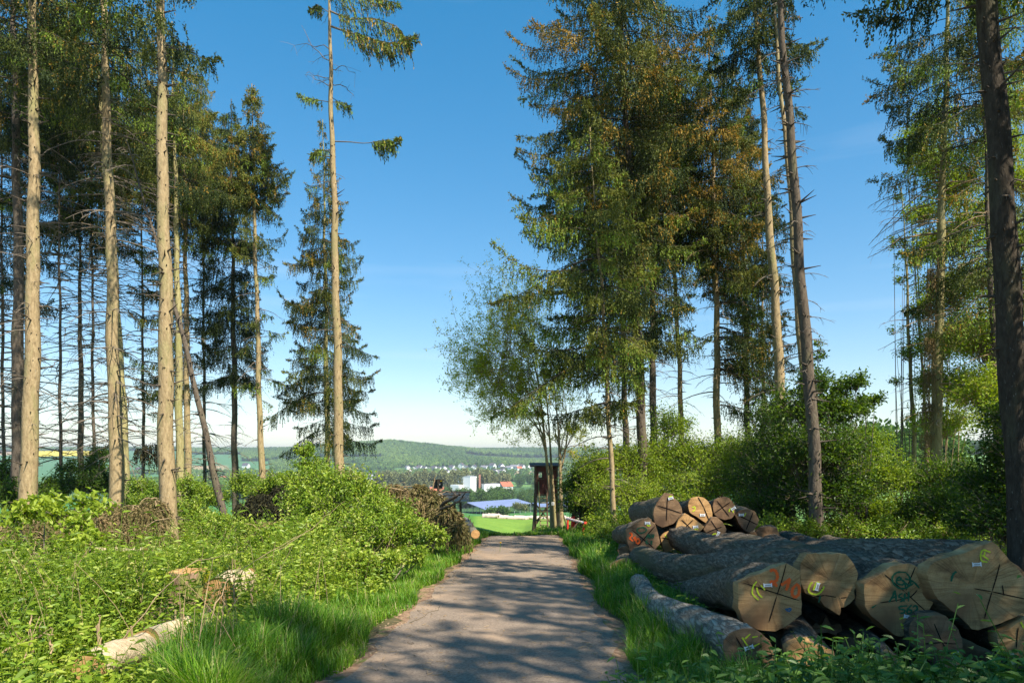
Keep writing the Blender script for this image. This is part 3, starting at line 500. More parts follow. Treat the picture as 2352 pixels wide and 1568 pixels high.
def branches(cm,cr,at_,H,rng):
    n=int(cr['n']*1.0); z0,z1=cr['z0'],cr['z1']; s=np.sort(rng.uniform(0,1,n)); z=z0+(z1-z0)*s; z=np.clip(np.round(z/.5)*.5+rng.normal(0,.05,n),z0,z1)
    if 'az' in cr: a=rng.uniform(cr['az'][0],cr['az'][1],n)
    else: a=(np.arange(n)*2.399+rng.normal(0,.35,n))%6.283
    # reach: conical from the very top, rounded below, ragged
    f=np.clip((cr.get('top',H)-z)/cr.get('taper',7),0.04,1)**.8; f*=np.where(s<.15,.6+.4*s/.15,1) if cr.get('round',True) else 1
    L=np.maximum(cr['R']*f,.3)*rng.uniform(.55,1.15,n); c=at_(z); dens=cr.get('dens',1.0); sz=cr.get('sz',1.0)
    side=cr.get('bias'); 
    if side: L*=1+side[0]*np.cos(a-side[1])
    t=np.linspace(0,1,9)[None,:]; A0=rng.uniform(-.05,.30,n)[:,None]; D=rng.uniform(.75,1.35,n)[:,None]*cr.get('droop',1); U=rng.uniform(.55,1.0,n)[:,None]
    bend=rng.normal(0,.12,n)[:,None]; rad=t*L[:,None]; lat=bend*t*t*L[:,None]; ca,sa=np.cos(a)[:,None],np.sin(a)[:,None]
    zz=(A0*t-D*t**2+U*t**3)*L[:,None]
    Pp=np.stack([c[:,0:1]+ca*rad-sa*lat,c[:,1:2]+sa*rad+ca*lat,c[:,2:3]+zz],-1)
    tubes(cm,Pp,np.linspace(1,.18,9)[None]*(.006+.007*L)[:,None],4,1)
    # side twigs leave the branch on both sides; needle strings hang from them and from the branch itself
    nt=np.maximum(4,(L*cr.get('tw',52)*dens/sz)).astype(int); i=np.repeat(np.arange(n),nt); m=len(i); tt=rng.uniform(.10,1,m)**.75
    fx=tt*8; lo=np.minimum(fx.astype(int),7); fr=(fx-lo)[:,None]; b=Pp[i,lo]*(1-fr)+Pp[i,lo+1]*fr; ax=nrm(Pp[i,np.minimum(lo+1,8)]-Pp[i,lo])
    sg=rng.choice([-1.,1.],m); latv=np.stack([-np.sin(a[i])*sg,np.cos(a[i])*sg,np.zeros(m)],-1)
    sp=np.clip(L[i]*.26*(1.1-tt),.03,.6)*rng.uniform(0,1,m)**1.2          # how far out on the side twig the string starts
    b=b+latv*sp[:,None]+ax*(sp*.5)[:,None]; b[:,2]-=sp*.25*rng.uniform(.3,1.4,m)
    tip=tt>.84; hl=rng.uniform(.14,.56,m)*cr.get('hang',1)*np.where(tip,.55,1)*np.clip(.55+L[i]/4,.5,1.2)
    ns=np.maximum(2,(hl/(.046*sz))).astype(int); j=np.repeat(np.arange(m),ns); K=len(j)
    first=np.cumsum(ns)-ns; u=(np.arange(K)-first[j])/ns[j]
    sd0=nrm(latv*rng.uniform(.1,.7,(m,1))+ax*rng.uniform(.1,.9,(m,1))+rng.normal(0,.12,(m,3)))
    wv=rng.normal(0,.10,(m,3)); dn=np.where(tip,rng.uniform(-.5,.4,m),rng.uniform(.75,1.25,m))
    pos=b[j]+sd0[j]*(hl[j]*(u-.45*u*u)*.55)[:,None]+wv[j]*(u*u*hl[j])[:,None]; pos[:,2]-=hl[j]*dn[j]*(.25*u+.75*u**1.35)
    d=sd0[j]*(.75*(1-u))[:,None]+wv[j]+rng.normal(0,.5,(K,3)); d[:,2]-=dn[j]*(.35+1.0*u)
    Lk=rng.uniform(.065,.12,K)*sz; Wk=rng.uniform(.028,.050,K)*sz
    bt=rng.normal(cr.get('tint',.34),.09,n)+cr.get('grad',.10)*(z-z0)/(z1-z0+.01); tn=bt[i][j]+rng.normal(0,.05,m)[j]+rng.normal(0,.05,K)+.10*(tt[j]-.45)  # needles coloured darker towards the trunk like crown shade, young tips paler
    tn=np.clip(tn,0,.60); fresh=rng.random(n)<cr.get('fresh',.16); tn=np.where(fresh[i][j]&(u>.35)&(rng.random(K)<.75),rng.uniform(.64,.79,K),tn)
    orr=cr.get('orange',.1)*np.clip(.3+1.1*(z-z0)/(z1-z0),0,1.4)*rng.choice([.05,.3,2.2],n,p=[.45,.25,.3]); clus=rng.random(m)<np.clip(orr[i]*(.35+tt),0,.9); tn=np.where(clus[j]&(rng.random(K)<.7),rng.uniform(.84,1,K),tn)
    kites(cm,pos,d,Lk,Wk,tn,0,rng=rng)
hpx=lambda py,Y,gz: -(py-HY)/F*Y-gz   # height above the ground of a picture row at a distance
def hz(px,py,Y): return -(py-HY)/F*Y-float(G((px-CX)/F*Y,Y))
grpL='spruces on the left of the road'; grpR='spruces on the right of the road'
def S(label,pts,Y,w,side='L',**k):
    S.n+=1; return spruce('spruce_tree',label,grpL if side=='L' else grpR,pts,Y,w,seed=S.n*17,**k)
S.n=0
H=lambda py,Y,px=300: hz(px,py,Y)
# --- left side, trunks
S('dark shaded trunk just left of the first pale trunk at the picture edge',[(40,1130),(43,600),(32,100)],27,30,bark='bark_dark',H=27,crown=dict(z0=H(330,27),z1=26,R=3.6,n=60,orange=.05,tint=.2),dead=dict(n=100,z0=4,z1=H(330,27),L=2.6))
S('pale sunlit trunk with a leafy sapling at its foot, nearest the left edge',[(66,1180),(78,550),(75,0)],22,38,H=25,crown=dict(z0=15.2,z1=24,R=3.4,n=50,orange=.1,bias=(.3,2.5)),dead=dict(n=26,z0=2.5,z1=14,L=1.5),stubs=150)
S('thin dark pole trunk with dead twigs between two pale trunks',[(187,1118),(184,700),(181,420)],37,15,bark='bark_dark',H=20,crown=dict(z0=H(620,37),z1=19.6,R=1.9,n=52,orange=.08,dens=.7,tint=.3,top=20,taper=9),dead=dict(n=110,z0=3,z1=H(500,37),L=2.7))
S('tall trunk shaded in its upper half, second of the pair with crossing twigs',[(268,1165),(256,600),(238,40)],23,32,H=26,crown=dict(z0=14.6,z1=25,R=3.2,n=46,orange=.15),dead=dict(n=110,z0=3,z1=15,L=1.9),stubs=90)
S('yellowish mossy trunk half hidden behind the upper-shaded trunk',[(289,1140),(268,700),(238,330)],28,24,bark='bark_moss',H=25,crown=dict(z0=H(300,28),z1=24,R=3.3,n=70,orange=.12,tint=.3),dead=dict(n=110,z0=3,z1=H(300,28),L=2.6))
S('stout pale trunk with a white paint streak near its foot',[(385,1240),(378,600),(368,0)],20,38,H=24,crown=dict(z0=14.5,z1=23.5,R=2.8,n=40,orange=.1),dead=dict(n=8,z0=6,z1=13,L=.7),stubs=190)
S('slim pale yellow trunk close behind the paint streaked trunk',[(414,1115),(409,700),(401,330)],32,20,bark='bark_moss',H=24,crown=dict(z0=H(470,32),z1=23,R=3.1,n=80,orange=.14,fresh=.2),dead=dict(n=40,z0=3,z1=H(430,32),L=1.5))
S('darker slim trunk right of the pale yellow trunk',[(431,1115),(428,700),(424,420)],37,17,bark='bark',H=25,crown=[dict(z0=H(560,37),z1=24,R=3.3,n=100,orange=.16,fresh=.25),dict(z0=H(940,37),z1=H(600,37),R=2.7,n=34,az=(2.2,4.2),orange=.02,tint=.25,round=False)],dead=dict(n=40,z0=4,z1=H(500,37),L=1.9))
S('slanting trunk leaning left across the upright ones',[(514,1180),(470,980),(405,720),(345,500),(290,330),(262,230)],22,17,bark='bark_dark',H=13.2,crown=None,dead=dict(n=46,z0=2,z1=13,L=1.2))
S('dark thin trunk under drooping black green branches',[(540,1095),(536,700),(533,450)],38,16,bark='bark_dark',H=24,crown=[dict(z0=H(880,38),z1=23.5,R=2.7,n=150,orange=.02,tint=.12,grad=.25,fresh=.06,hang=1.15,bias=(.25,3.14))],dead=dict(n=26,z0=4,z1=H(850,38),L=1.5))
S('light trunk carrying the full pointed crown beside the road gap',[(601,1105),(590,700),(583,430),(577,20)],34,16,H=22.4,crown=[dict(z0=H(470,34),z1=22.2,R=2.5,n=150,orange=.38,fresh=.22,tint=.40,taper=8,top=22.4),dict(z0=H(930,34),z1=H(480,34),R=1.5,n=26,orange=.02,fresh=.2,dens=.8)],dead=dict(n=34,z0=4,z1=H(480,34),L=1.5))
S('lower spruce with long ragged crown behind the roadside trunk',[(752,1075),(748,700),(742,275)],38,15,bark='bark_moss',H=hz(745,268,38),crown=[dict(z0=H(1010,38,750),z1=hz(745,268,38)-.1,R=2.95,n=175,orange=.22,fresh=.06,tint=.31,grad=.05,taper=14,top=hz(745,268,38),round=False,dens=1.0,hang=1.15)],dead=dict(n=30,z0=3,z1=14,L=1.6))
r=S('tall roadside trunk with a few green branches reaching over the road',[(780,1090),(768,500),(755,0)],30,25,H=27,crown=dict(z0=H(-30,30),z1=26,R=3,n=34,orange=.1),dead=dict(n=16,z0=H(800,30),z1=H(0,30),L=1.5),stubs=130)
def single(root,name,start,steps,dens,rng,mat=None,spread=.6,orange=.1,fresh=.3,tint=.4,sz=1.,parent=None,thick=.03):
    """one long branch: start point, list of points it passes, needle sprays along the outer part"""
    o=np.array(root.location); Pp=np.array(steps,float); t=np.linspace(0,1,len(Pp)); tt=np.linspace(0,1,12); Pq=np.stack([np.interp(tt,t,Pp[:,k]) for k in range(3)],-1)
    mb=MB(); tubes(mb,Pq,np.linspace(thick,.006,12),5,1)
    n=dens*5; u=start+(1-start)*rng.uniform(0,1,n)**.85; b=np.stack([np.interp(u,tt,Pq[:,k]) for k in range(3)],-1); ax=nrm(Pq[-1]-Pq[0]); lat=nrm(np.cross(ax,[0,0,1.])); sg=rng.uniform(-1.,1.,n)
    b=b+lat*(sg*spread*.8*(1.1-u))[:,None]+ax*(np.abs(sg)*spread*.4*(1.1-u))[:,None]; b[:,2]-=np.abs(sg)*.2*spread; tip=u>.9
    hl=rng.uniform(.1,.6,n)*spread*np.where(tip,.5,1)+.06; ns=np.maximum(2,(hl/.06)).astype(int); j=np.repeat(np.arange(n),ns); K=len(j); v=(np.arange(K)-(np.cumsum(ns)-ns)[j])/ns[j]
    s0=nrm(lat*sg[:,None]*.5+ax*rng.uniform(.1,.9,(n,1))+rng.normal(0,.15,(n,3))); dn=np.where(tip,rng.uniform(-.4,.4,n),rng.uniform(.5,1.2,n))
    pos=b[j]+s0[j]*(hl[j]*v*.5)[:,None]; pos[:,2]-=hl[j]*dn[j]*v**1.3; d=s0[j]*(.7*(1-v))[:,None]+rng.normal(0,.22,(K,3)); d[:,2]-=dn[j]*(.35+v)
    tn=np.clip(tint+rng.normal(0,.08,n)[j]+rng.normal(0,.06,K),0,.62); tn=np.where((rng.random(n)<fresh)[j]&(rng.random(K)<.7),rng.uniform(.64,.80,K),tn); tn=np.where((rng.random(n)<orange)[j],rng.uniform(.84,1,K),tn)
    kites(mb,pos,d,rng.uniform(.10,.17,K)*sz,rng.uniform(.035,.055,K)*sz,tn,0,rng=rng); return mb.build(name,[M['spruce'],M['twig']],root,o)
rg=np.random.default_rng(5); q_=lambda *a:[P(x,y,Y) for x,y,Y in a]
single(r,'branch',.18,q_((757,60,30),(800,75,29.7),(850,90,29.4),(900,100,29),(955,80,28.6)),95,rg,spread=1.15,orange=.15,thick=.05)
single(r,'branch',.12,q_((756,25,30),(800,45,29.7),(860,42,29.4),(915,62,29.2),(938,100,29)),70,rg,spread=1.1,orange=.12,thick=.045)
single(r,'branch',.1,q_((756,-10,30),(800,-2,29.7),(860,-6,29.4),(915,8,29)),60,rg,spread=.8,orange=.1)
single(r,'branch',.55,q_((764,325,30),(800,326,30),(840,330,29.8),(880,322,29.6),(916,318,29.5)),50,rg,spread=.95,orange=.05,fresh=.5,thick=.03)
single(r,'branch',.1,q_((760,235,30),(785,235,30),(803,243,29.9)),16,rg,spread=.6,orange=.0,fresh=.5,thick=.02)
single(r,'branch',.2,q_((758,235,30),(720,228,30.1),(685,218,30.3)),24,rg,spread=.45,orange=.05,fresh=.6,thick=.02)
single(r,'branch',.1,q_((762,345,30),(735,345,29.8),(716,352,29.7)),22,rg,spread=.6,orange=.0,fresh=.7,thick=.02)
single(r,'branch',.2,q_((757,30,30),(735,15,29.9),(712,22,29.8)),26,rg,spread=.5,orange=.1,fresh=.4,thick=.02)
for st in [((757,140),(720,110),(690,55)),((758,115),(720,105),(675,100)),((760,180),(730,175),(702,170)),((762,200),(735,190),(700,170)),((764,195),(795,198),(816,225)),((764,160),(785,150),(812,168))]:
    mb=MB(); a=np.array([P(x,y,30) for x,y in st]); t=np.linspace(0,2,7); a=np.stack([np.interp(t,[0,1,2],a[:,k]) for k in range(3)],-1); a[1:]+=rg.normal(0,.05,(6,3)); tubes(mb,a,np.linspace(.022,.006,7),4)
    for z in range(5):
        i=rg.integers(2,7); e=a[i]+rg.normal(0,.25,3)-[0,0,.2]; tubes(mb,np.array([a[i],(a[i]+e)/2+[0,0,.03],e]),np.array([.007,.005,.004]),3)
    mb.build('bare_branch',M['twig'],r,np.array(r.location))
# crowns further back that fill the upper left
back=[(140,32,4.0,60,.1,.22,'dark spruce crown filling the top left corner behind the pale trunk'),(215,36,3.6,180,.08,.25,'green crown between the upper-shaded trunk and the corner'),(330,41,4.0,240,.16,.34,'bushy green crown behind the paint streaked trunk'),(470,42,3.6,-60,.26,.38,'tall olive crown left of the pointed crown beside the gap'),(8,34,3.6,-50,.05,.2,'shaded spruce at the very left edge of the picture')]
for k,(px,Y,Rr,py,orr,tn,lab) in enumerate(back):
    low={0:330,1:560,2:470,3:440,4:700}[k]
    S(lab,[(px,1100),(px-4,500),(px-8,60)],Y,8,bark='bark_dark',H=hz(px,py-60,Y) if py>100 else 25+k,crown=[dict(z0=H(low,Y,px),z1=(hz(px,py-60,Y) if py>100 else 25+k)-.2,R=Rr,n=105,orange=orr,tint=tn,fresh=.2,hang=1.1)],dead=dict(n=110,z0=3,z1=H(low,Y,px)+1,L=3))
# --- right side
Rd=dict(side='R')
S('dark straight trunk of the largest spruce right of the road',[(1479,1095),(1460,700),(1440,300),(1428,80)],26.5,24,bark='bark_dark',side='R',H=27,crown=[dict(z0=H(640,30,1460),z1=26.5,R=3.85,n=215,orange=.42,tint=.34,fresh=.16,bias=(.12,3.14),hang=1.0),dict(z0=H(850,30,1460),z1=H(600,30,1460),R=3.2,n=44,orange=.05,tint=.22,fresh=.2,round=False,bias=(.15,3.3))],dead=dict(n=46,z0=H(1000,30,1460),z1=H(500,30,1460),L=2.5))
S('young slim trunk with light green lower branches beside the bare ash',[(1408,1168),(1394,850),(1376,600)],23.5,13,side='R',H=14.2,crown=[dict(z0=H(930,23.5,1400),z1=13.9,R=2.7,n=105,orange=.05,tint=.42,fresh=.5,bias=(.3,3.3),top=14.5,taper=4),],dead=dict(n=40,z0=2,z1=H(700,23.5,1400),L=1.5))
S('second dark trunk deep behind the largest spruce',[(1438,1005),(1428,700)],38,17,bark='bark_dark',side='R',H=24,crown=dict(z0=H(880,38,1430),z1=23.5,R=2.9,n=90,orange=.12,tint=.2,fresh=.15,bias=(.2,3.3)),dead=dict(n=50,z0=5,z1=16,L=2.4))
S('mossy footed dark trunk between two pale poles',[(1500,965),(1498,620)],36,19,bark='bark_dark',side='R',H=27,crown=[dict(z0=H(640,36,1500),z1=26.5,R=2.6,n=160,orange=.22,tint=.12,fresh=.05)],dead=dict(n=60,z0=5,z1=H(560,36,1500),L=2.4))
S('slender pale pole trunk with short snags above the log pile',[(1567,1035),(1556,750),(1543,480)],31,14,side='R',H=23,crown=dict(z0=H(600,31,1550),z1=22.5,R=2.4,n=150,orange=.28,tint=.26,fresh=.2),dead=dict(n=60,z0=4,z1=H(500,31,1550),L=1.5))
S('pale trunk with long curved dead branches on its right side',[(1648,1005),(1646,750),(1638,430)],30,19,side='R',H=hz(1625,30,30),crown=[dict(z0=H(640,30,1640),z1=hz(1625,30,30)-.1,R=2.7,n=180,orange=.5,tint=.34,fresh=.1,top=hz(1625,30,30),taper=7,bias=(.25,-.2)),dict(z0=H(930,30,1640),z1=H(560,30,1640),R=2.9,n=42,az=(-1.2,1.2),orange=.25,tint=.3,round=False,dens=.8)],dead=dict(n=50,z0=5.5,z1=H(500,30,1640),L=2.6,mat='twigdry'))
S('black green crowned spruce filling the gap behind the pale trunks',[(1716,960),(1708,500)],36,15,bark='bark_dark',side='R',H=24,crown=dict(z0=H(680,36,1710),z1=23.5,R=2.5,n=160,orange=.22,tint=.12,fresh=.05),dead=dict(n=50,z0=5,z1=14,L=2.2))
S('spruce with ragged hanging branches just left of the bright trunk',[(1752,990),(1752,600)],35,12,bark='bark',side='R',H=15,crown=dict(z0=H(940,35,1750),z1=14.8,R=2.3,n=62,orange=.3,tint=.26,fresh=.1,top=15,taper=9,dens=.8,round=False,bias=(.3,0)),dead=dict(n=40,z0=3,z1=14,L=2.2))
S('bright smooth trunk rising out of the dark shrubs',[(1796,940),(1770,550),(1735,0)],25,27,side='R',H=24,crown=[dict(z0=H(210,25,1740),z1=23.5,R=2.3,n=70,orange=.05,tint=.22,fresh=.25)],dead=dict(n=20,z0=5,z1=H(200,25,1740),L=1.6),stubs=120)
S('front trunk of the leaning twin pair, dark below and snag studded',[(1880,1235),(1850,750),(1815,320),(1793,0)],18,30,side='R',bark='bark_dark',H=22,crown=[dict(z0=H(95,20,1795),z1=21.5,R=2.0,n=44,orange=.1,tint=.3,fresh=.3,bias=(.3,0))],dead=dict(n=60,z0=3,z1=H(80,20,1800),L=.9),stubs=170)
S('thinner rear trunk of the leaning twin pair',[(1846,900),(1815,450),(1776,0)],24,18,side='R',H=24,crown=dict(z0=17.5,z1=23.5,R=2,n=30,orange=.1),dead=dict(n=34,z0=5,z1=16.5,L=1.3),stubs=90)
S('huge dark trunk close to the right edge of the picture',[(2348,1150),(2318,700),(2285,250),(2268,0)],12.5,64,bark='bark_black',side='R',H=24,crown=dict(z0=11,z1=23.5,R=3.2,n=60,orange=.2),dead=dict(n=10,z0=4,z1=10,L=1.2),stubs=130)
S('yellow barked trunk wrapped in hanging dead vines',[(2148,1075),(2160,600),(2172,200),(2178,0)],26,27,bark='bark_moss',side='R',H=24,crown=[dict(z0=H(560,26,2160),z1=23.5,R=2.6,n=24,orange=.3,tint=.35,fresh=.2,hang=1.3,dens=.6,bias=(.2,3.14)),dict(z0=H(300,26,2160),z1=H(-200,26,2160),R=3.1,n=40,orange=.35,tint=.2,fresh=.1,hang=1.2,dens=.8,round=False)],dead=dict(n=90,z0=4,z1=15,L=2.6,mat='twigdry'),stubs=60)
S('thin broken topped mossy pole with leafy shoots',[(2100,1050),(2085,700),(2071,422)],29,12,bark='bark_moss',side='R',H=hz(2071,422,29),crown=None,dead=dict(n=50,z0=3,z1=H(430,29,2075),L=1.3))
S('hidden spruce behind the huge dark trunk',[(2290,1000),(2262,300)],24,16,bark='bark_dark',side='R',H=24,crown=[dict(z0=H(760,24,2290),z1=23.5,R=3.2,n=50,orange=.25,tint=.38,fresh=.25,hang=1.2,dens=.8)],dead=dict(n=50,z0=4,z1=12,L=2.2,mat='twigdry'))
# ------------------------------------------------------------------ logs
c6=lambda x,y:(1408.75+x*.15625,1114.75+y*.15625)
c7=lambda x,y:(1653.75+x*.19919,1255.6+y*.19919)
c8=lambda x,y:(1984.5+x*.21875,1225+y*.21875)
def onplane(px,py,P0,n):
    d=np.array([(px-CX)/F,1,-(py-HY)/F]); return d*(np.dot(P0,n)/np.dot(d,n))
def ribbon(mb,pts,w,n):
    p=np.array(pts); t=nrm(np.gradient(p,axis=0)); s=np.cross(t,n); w=np.broadcast_to(np.asarray(w,float),(len(p),))[:,None]
    V=np.stack([p-s*w/2,p+s*w/2],1).reshape(-1,3); k=len(p); Q=[[2*i,2*i+1,2*i+3,2*i+2] for i in range(k-1)]; mb.add(V,Q)
def smoothline(pts,m=6):
    p=np.array(pts,float)
    if len(p)<3: 
        t=np.linspace(0,1,5)[:,None]; return p[0]*(1-t)+p[-1]*t
    out=[]; q=np.concatenate([[2*p[0]-p[1]],p,[2*p[-1]-p[-2]]])
    for i in range(1,len(q)-2):
        for t in np.arange(m)/m:
            out.append(.5*((2*q[i])+(-q[i-1]+q[i+1])*t+(2*q[i-1]-5*q[i]+4*q[i+1]-q[i+2])*t*t+(-q[i-1]+3*q[i]-3*q[i+1]+q[i+2])*t**3))
    out.append(q[-2]); return np.array(out)
def log(label,outline,Y,far,Yf,rf,cm=c7,mat='cut',bark='logbark',n=(-.12,-1,.04),marks=(),cross=(),tags=(),chips=0,group='ash logs in the front stack',seed=0,wob=.05,rough=0,chamfer=.10,K=56,name='felled_log'):
    rng=np.random.default_rng(seed+500); n=nrm(np.array(n,float)); pl=[cm(*q) for q in outline]; ctr=np.mean(pl,0); P0=P(ctr[0],ctr[1],Y)
    V=np.array([onplane(a,b,P0,n) for a,b in pl]); C=V.mean(0)
    # keep the corners, add points on long edges
    pts=[]
    for i in range(len(V)):
        a,b=V[i],V[(i+1)%len(V)]; k=max(1,int(round(np.linalg.norm(b-a)/ .045 if Y<9 else np.linalg.norm(b-a)/.07))); 
        for t in np.arange(k)/k: pts.append(a*(1-t)+b*t+(rng.normal(0,.0025,3) if t else 0))
    V=np.array(pts); V-=n*np.dot(V-C,n)[:,None]
    if rough: V+=rng.normal(0,rough,V.shape)
    Nn=len(V)
    Fp=P(far[0],far[1],Yf); A=nrm(Fp-C); Ln=np.linalg.norm(Fp-C)
    U=nrm(np.cross(A,[0,0,1.])); W=np.cross(U,A)
    rel=V-C; ang=np.arctan2(rel@W,rel@U); rad=np.hypot(rel@W,rel@U); rn=np.median(rad)*.93
    if ang[np.argsort(ang)].size and (np.cross(V[0]-C,V[1]-C)@n)<0: V=V[::-1]; rel=V-C; ang=ang[::-1]; rad=rad[::-1]
    s=np.concatenate([[0,.012,chamfer*.5,chamfer,chamfer*1.5],np.linspace(chamfer*2.2,Ln,K)]); rings=[]
    kn=rng.normal(0,1,6)
    for si in s:
        f=np.clip(si/.75,0,1); f=f*f*(3-2*f); rc=rn*(1-si/Ln)+rf*(si/Ln); flare=1+.12*np.exp(-si/.5)
        rr=(rad*(1+.035*np.clip(si/chamfer,0,1)))*(1-f)+rc*flare*f*(1+.05*np.sin(2*ang+kn[0]+si*.7)+.03*np.sin(3*ang+kn[1]-si)+.018*np.sin(5*ang+si*3+kn[5]))
        if si>chamfer: rr=rr*(1+rng.normal(0,.012,Nn))+ .014*np.sin(ang*9+np.sin(si*6)*1.5)*rn*2
        g=np.clip(si/.4,0,1)*wob; off=U*(np.sin(si*.9+kn[2])-math.sin(kn[2]))*g+W*(np.sin(si*1.15+kn[3])-math.sin(kn[3]))*g*.6
        lump=rn*.18*np.exp(-((si-(1.2+abs(kn[4])))/.35)**2)*np.clip(np.cos(ang-kn[2]*2),0,1)
        base=C+A*si+off
        if si<=.012: p=V+A*si*1.0+(rel/np.maximum(rad,1e-4)[:,None])*si*.3
        else: p=base+(np.cos(ang)*(rr+lump))[:,None]*U+(np.sin(ang)*(rr+lump))[:,None]*W; 
        if .012<si<=.8:   # cut plane is not square to the axis: shear back to it
            p=p+A*((1-f)*((V-C)@A))[:,None]
        rings.append(p)
    Rg=np.array(rings); k=len(s); idx=np.arange(k*Nn).reshape(k,Nn); Q=np.stack([idx[:-1],np.roll(idx[:-1],-1,1),np.roll(idx[1:],-1,1),idx[1:]],-1)
    root=thing(name,label,'log',C,group); mb=MB()
    wood_rings=3; fac=(np.sin(ang*1.0+kn[0])>-.2)
    mt=np.ones((k-1,Nn),int); mt[0]=0
    for r_ in range(1,4): mt[r_,fac]=0
    mb.add(Rg.reshape(-1,3),Q.reshape(-1,4),.5,mt.ravel())
    e=Rg[-1]; mb.add(np.concatenate([e,[e.mean(0)+A*.02]]),[[i,(i+1)%Nn,Nn] for i in range(Nn)],.5,0)
    mb.build('bark',[M[mat],M[bark]],root,C,True)
    fb=MB(); m1=C+(V-C)*.5+n*0; m1+=n*rng.normal(0,.0012,(Nn,1)); fb.add(np.concatenate([V,m1,[C]]),[[i,(i+1)%Nn,Nn+(i+1)%Nn,Nn+i] for i in range(Nn)]); fb.add(np.concatenate([m1,[C]]),[[i,(i+1)%Nn,Nn] for i in range(Nn)])
    fo=fb.build('cut_face',M[mat],root,C)
    def ln(seq,off): return np.array([onplane(*cm(*q),P0+n*off,n) for q in smoothline(seq)])
    for (a,b) in cross:
        kb=MB(); l=ln([a,((a[0]+b[0])/2+rng.normal(0,2),(a[1]+b[1])/2+rng.normal(0,2)),b],.004); wd=np.interp(np.linspace(0,1,len(l)),[0,.1,.9,1],[.2,1,1,.2])*(.0095 if Y<9 else .02); ribbon(kb,l,wd,n); kb.build('saw_cut',M['kerf'],root,C)
    for (colr,wd,strokes,nm) in marks:
        kb=MB()
        for z_,st in enumerate(strokes): l=ln(st,.0065+.0008*(z_%4)); ww=wd*(1+.22*np.sin(np.arange(len(l))*1.7))*np.interp(np.linspace(0,1,len(l)),[0,.08,.92,1],[.6,1,1,.55]); ribbon(kb,l,ww,n)
        kb.build(nm,M[colr],root,C)
    for (x,y,rt) in tags:
        c_=onplane(*cm(x,y),P0+n*.012,n); X=nrm(np.cross([0,0,1.],n)*-1); Z=nrm(np.cross(X,n))*-1; ca,sa=math.cos(rt),math.sin(rt); X,Z=X*ca+Z*sa,Z*ca-X*sa
        w_,h_=(.038,.022); o2=[(-1,-1),(-.72,-.62),(.72,-.62),(1,-1),(1,1),(.72,.62),(-.72,.62),(-1,1)]; tb=MB()
        if Y>9: w_,h_=.05,.035
        f_=[c_+X*a*w_+Z*b*h_ for a,b in o2]; g_=[q-n*.006 for q in f_]; tb.add(f_+g_,[[1,2,5,6],[8+6,8+5,8+2,8+1]]); tb.add(f_+g_,[[0,1,6],[0,6,7],[2,3,4],[2,4,5]])
        tb.add(f_+g_,[[i,i+8,(i+1)%8+8,(i+1)%8] for i in range(8)]); to=tb.build('plastic_tag',M['tagw'],root,C)
        pb_=MB()
        for q in range(6): a=(-.6+q*.22)*w_; cc=c_+n*.0015+X*a; pb_.add([cc-Z*h_*.25,cc+X*w_*.1-Z*h_*.25,cc+X*w_*.1+Z*h_*.28,cc+Z*h_*.28],[[0,1,2,3]])
        pb_.build('print',M['black'],to,C)
    return root
LO='orange number';
log('biggest low log marked 210 in orange with a dark cross cut',[(208,415),(270,385),(510,285),(765,185),(840,225),(915,270),(935,420),(940,770),(780,900),(640,972),(430,950),(270,860),(210,700)],6.3,(1532,1335),11.4,.22,mat='cut',seed=1,n=(-.16,-1,.06),wob=.10,
 cross=[((262,410),(930,622)),((765,188),(655,560)),((655,560),(565,865))],
 marks=[('orange',.026,[[(582,285),(600,262),(640,275),(662,330),(650,385),(610,400),(585,385)],[(585,385),(600,430),(632,415),(655,460)],[(705,440),(770,395),(812,362)],[(806,366),(790,420),(762,500)],[(870,440),(835,490),(835,550),(868,575),(905,545),(915,480),(895,435),(865,440)]],'painted_number'),
        ('lime',.013,[[(425,395),(385,450),(372,520),(390,560),(445,610)],[(425,465),(430,500),(450,545),(490,585)],[(470,440),(500,470),(518,495)]],'painted_mark'),('blue',.016,[[(750,720),(815,708),(800,738),(760,722)]],'chalk_mark')],tags=[(552,440,.06)])
log('pale rounded log end with a lime E and ragged lower right edge',[(925,200),(960,130),(1010,80),(1100,68),(1280,72),(1460,85),(1510,140),(1550,200),(1585,290),(1575,420),(1555,500),(1560,590),(1500,640),(1440,680),(1390,700),(1375,790),(1250,700),(1120,590),(980,520),(940,420),(928,330)],6.5,(1478,1290),13,.25,mat='cut',seed=2,rough=.004,n=(-.1,-1,.03),wob=.10,
 cross=[((1060,580),(1210,555)),((1210,555),(1340,578)),((1375,590),(1465,578))],
 marks=[('lime',.016,[[(1070,405),(1045,425),(1020,490),(1045,530),(1110,545),(1160,520),(1190,475),(1200,450)],[(1075,500),(1095,450),(1110,415),(1145,405)]],'painted_letter'),('greenp',.016,[[(1158,560),(1138,640)]],'painted_mark'),('black',.012,[[(1168,474),(1186,474)]],'knot_hole')],tags=[(1125,457,1.3)])
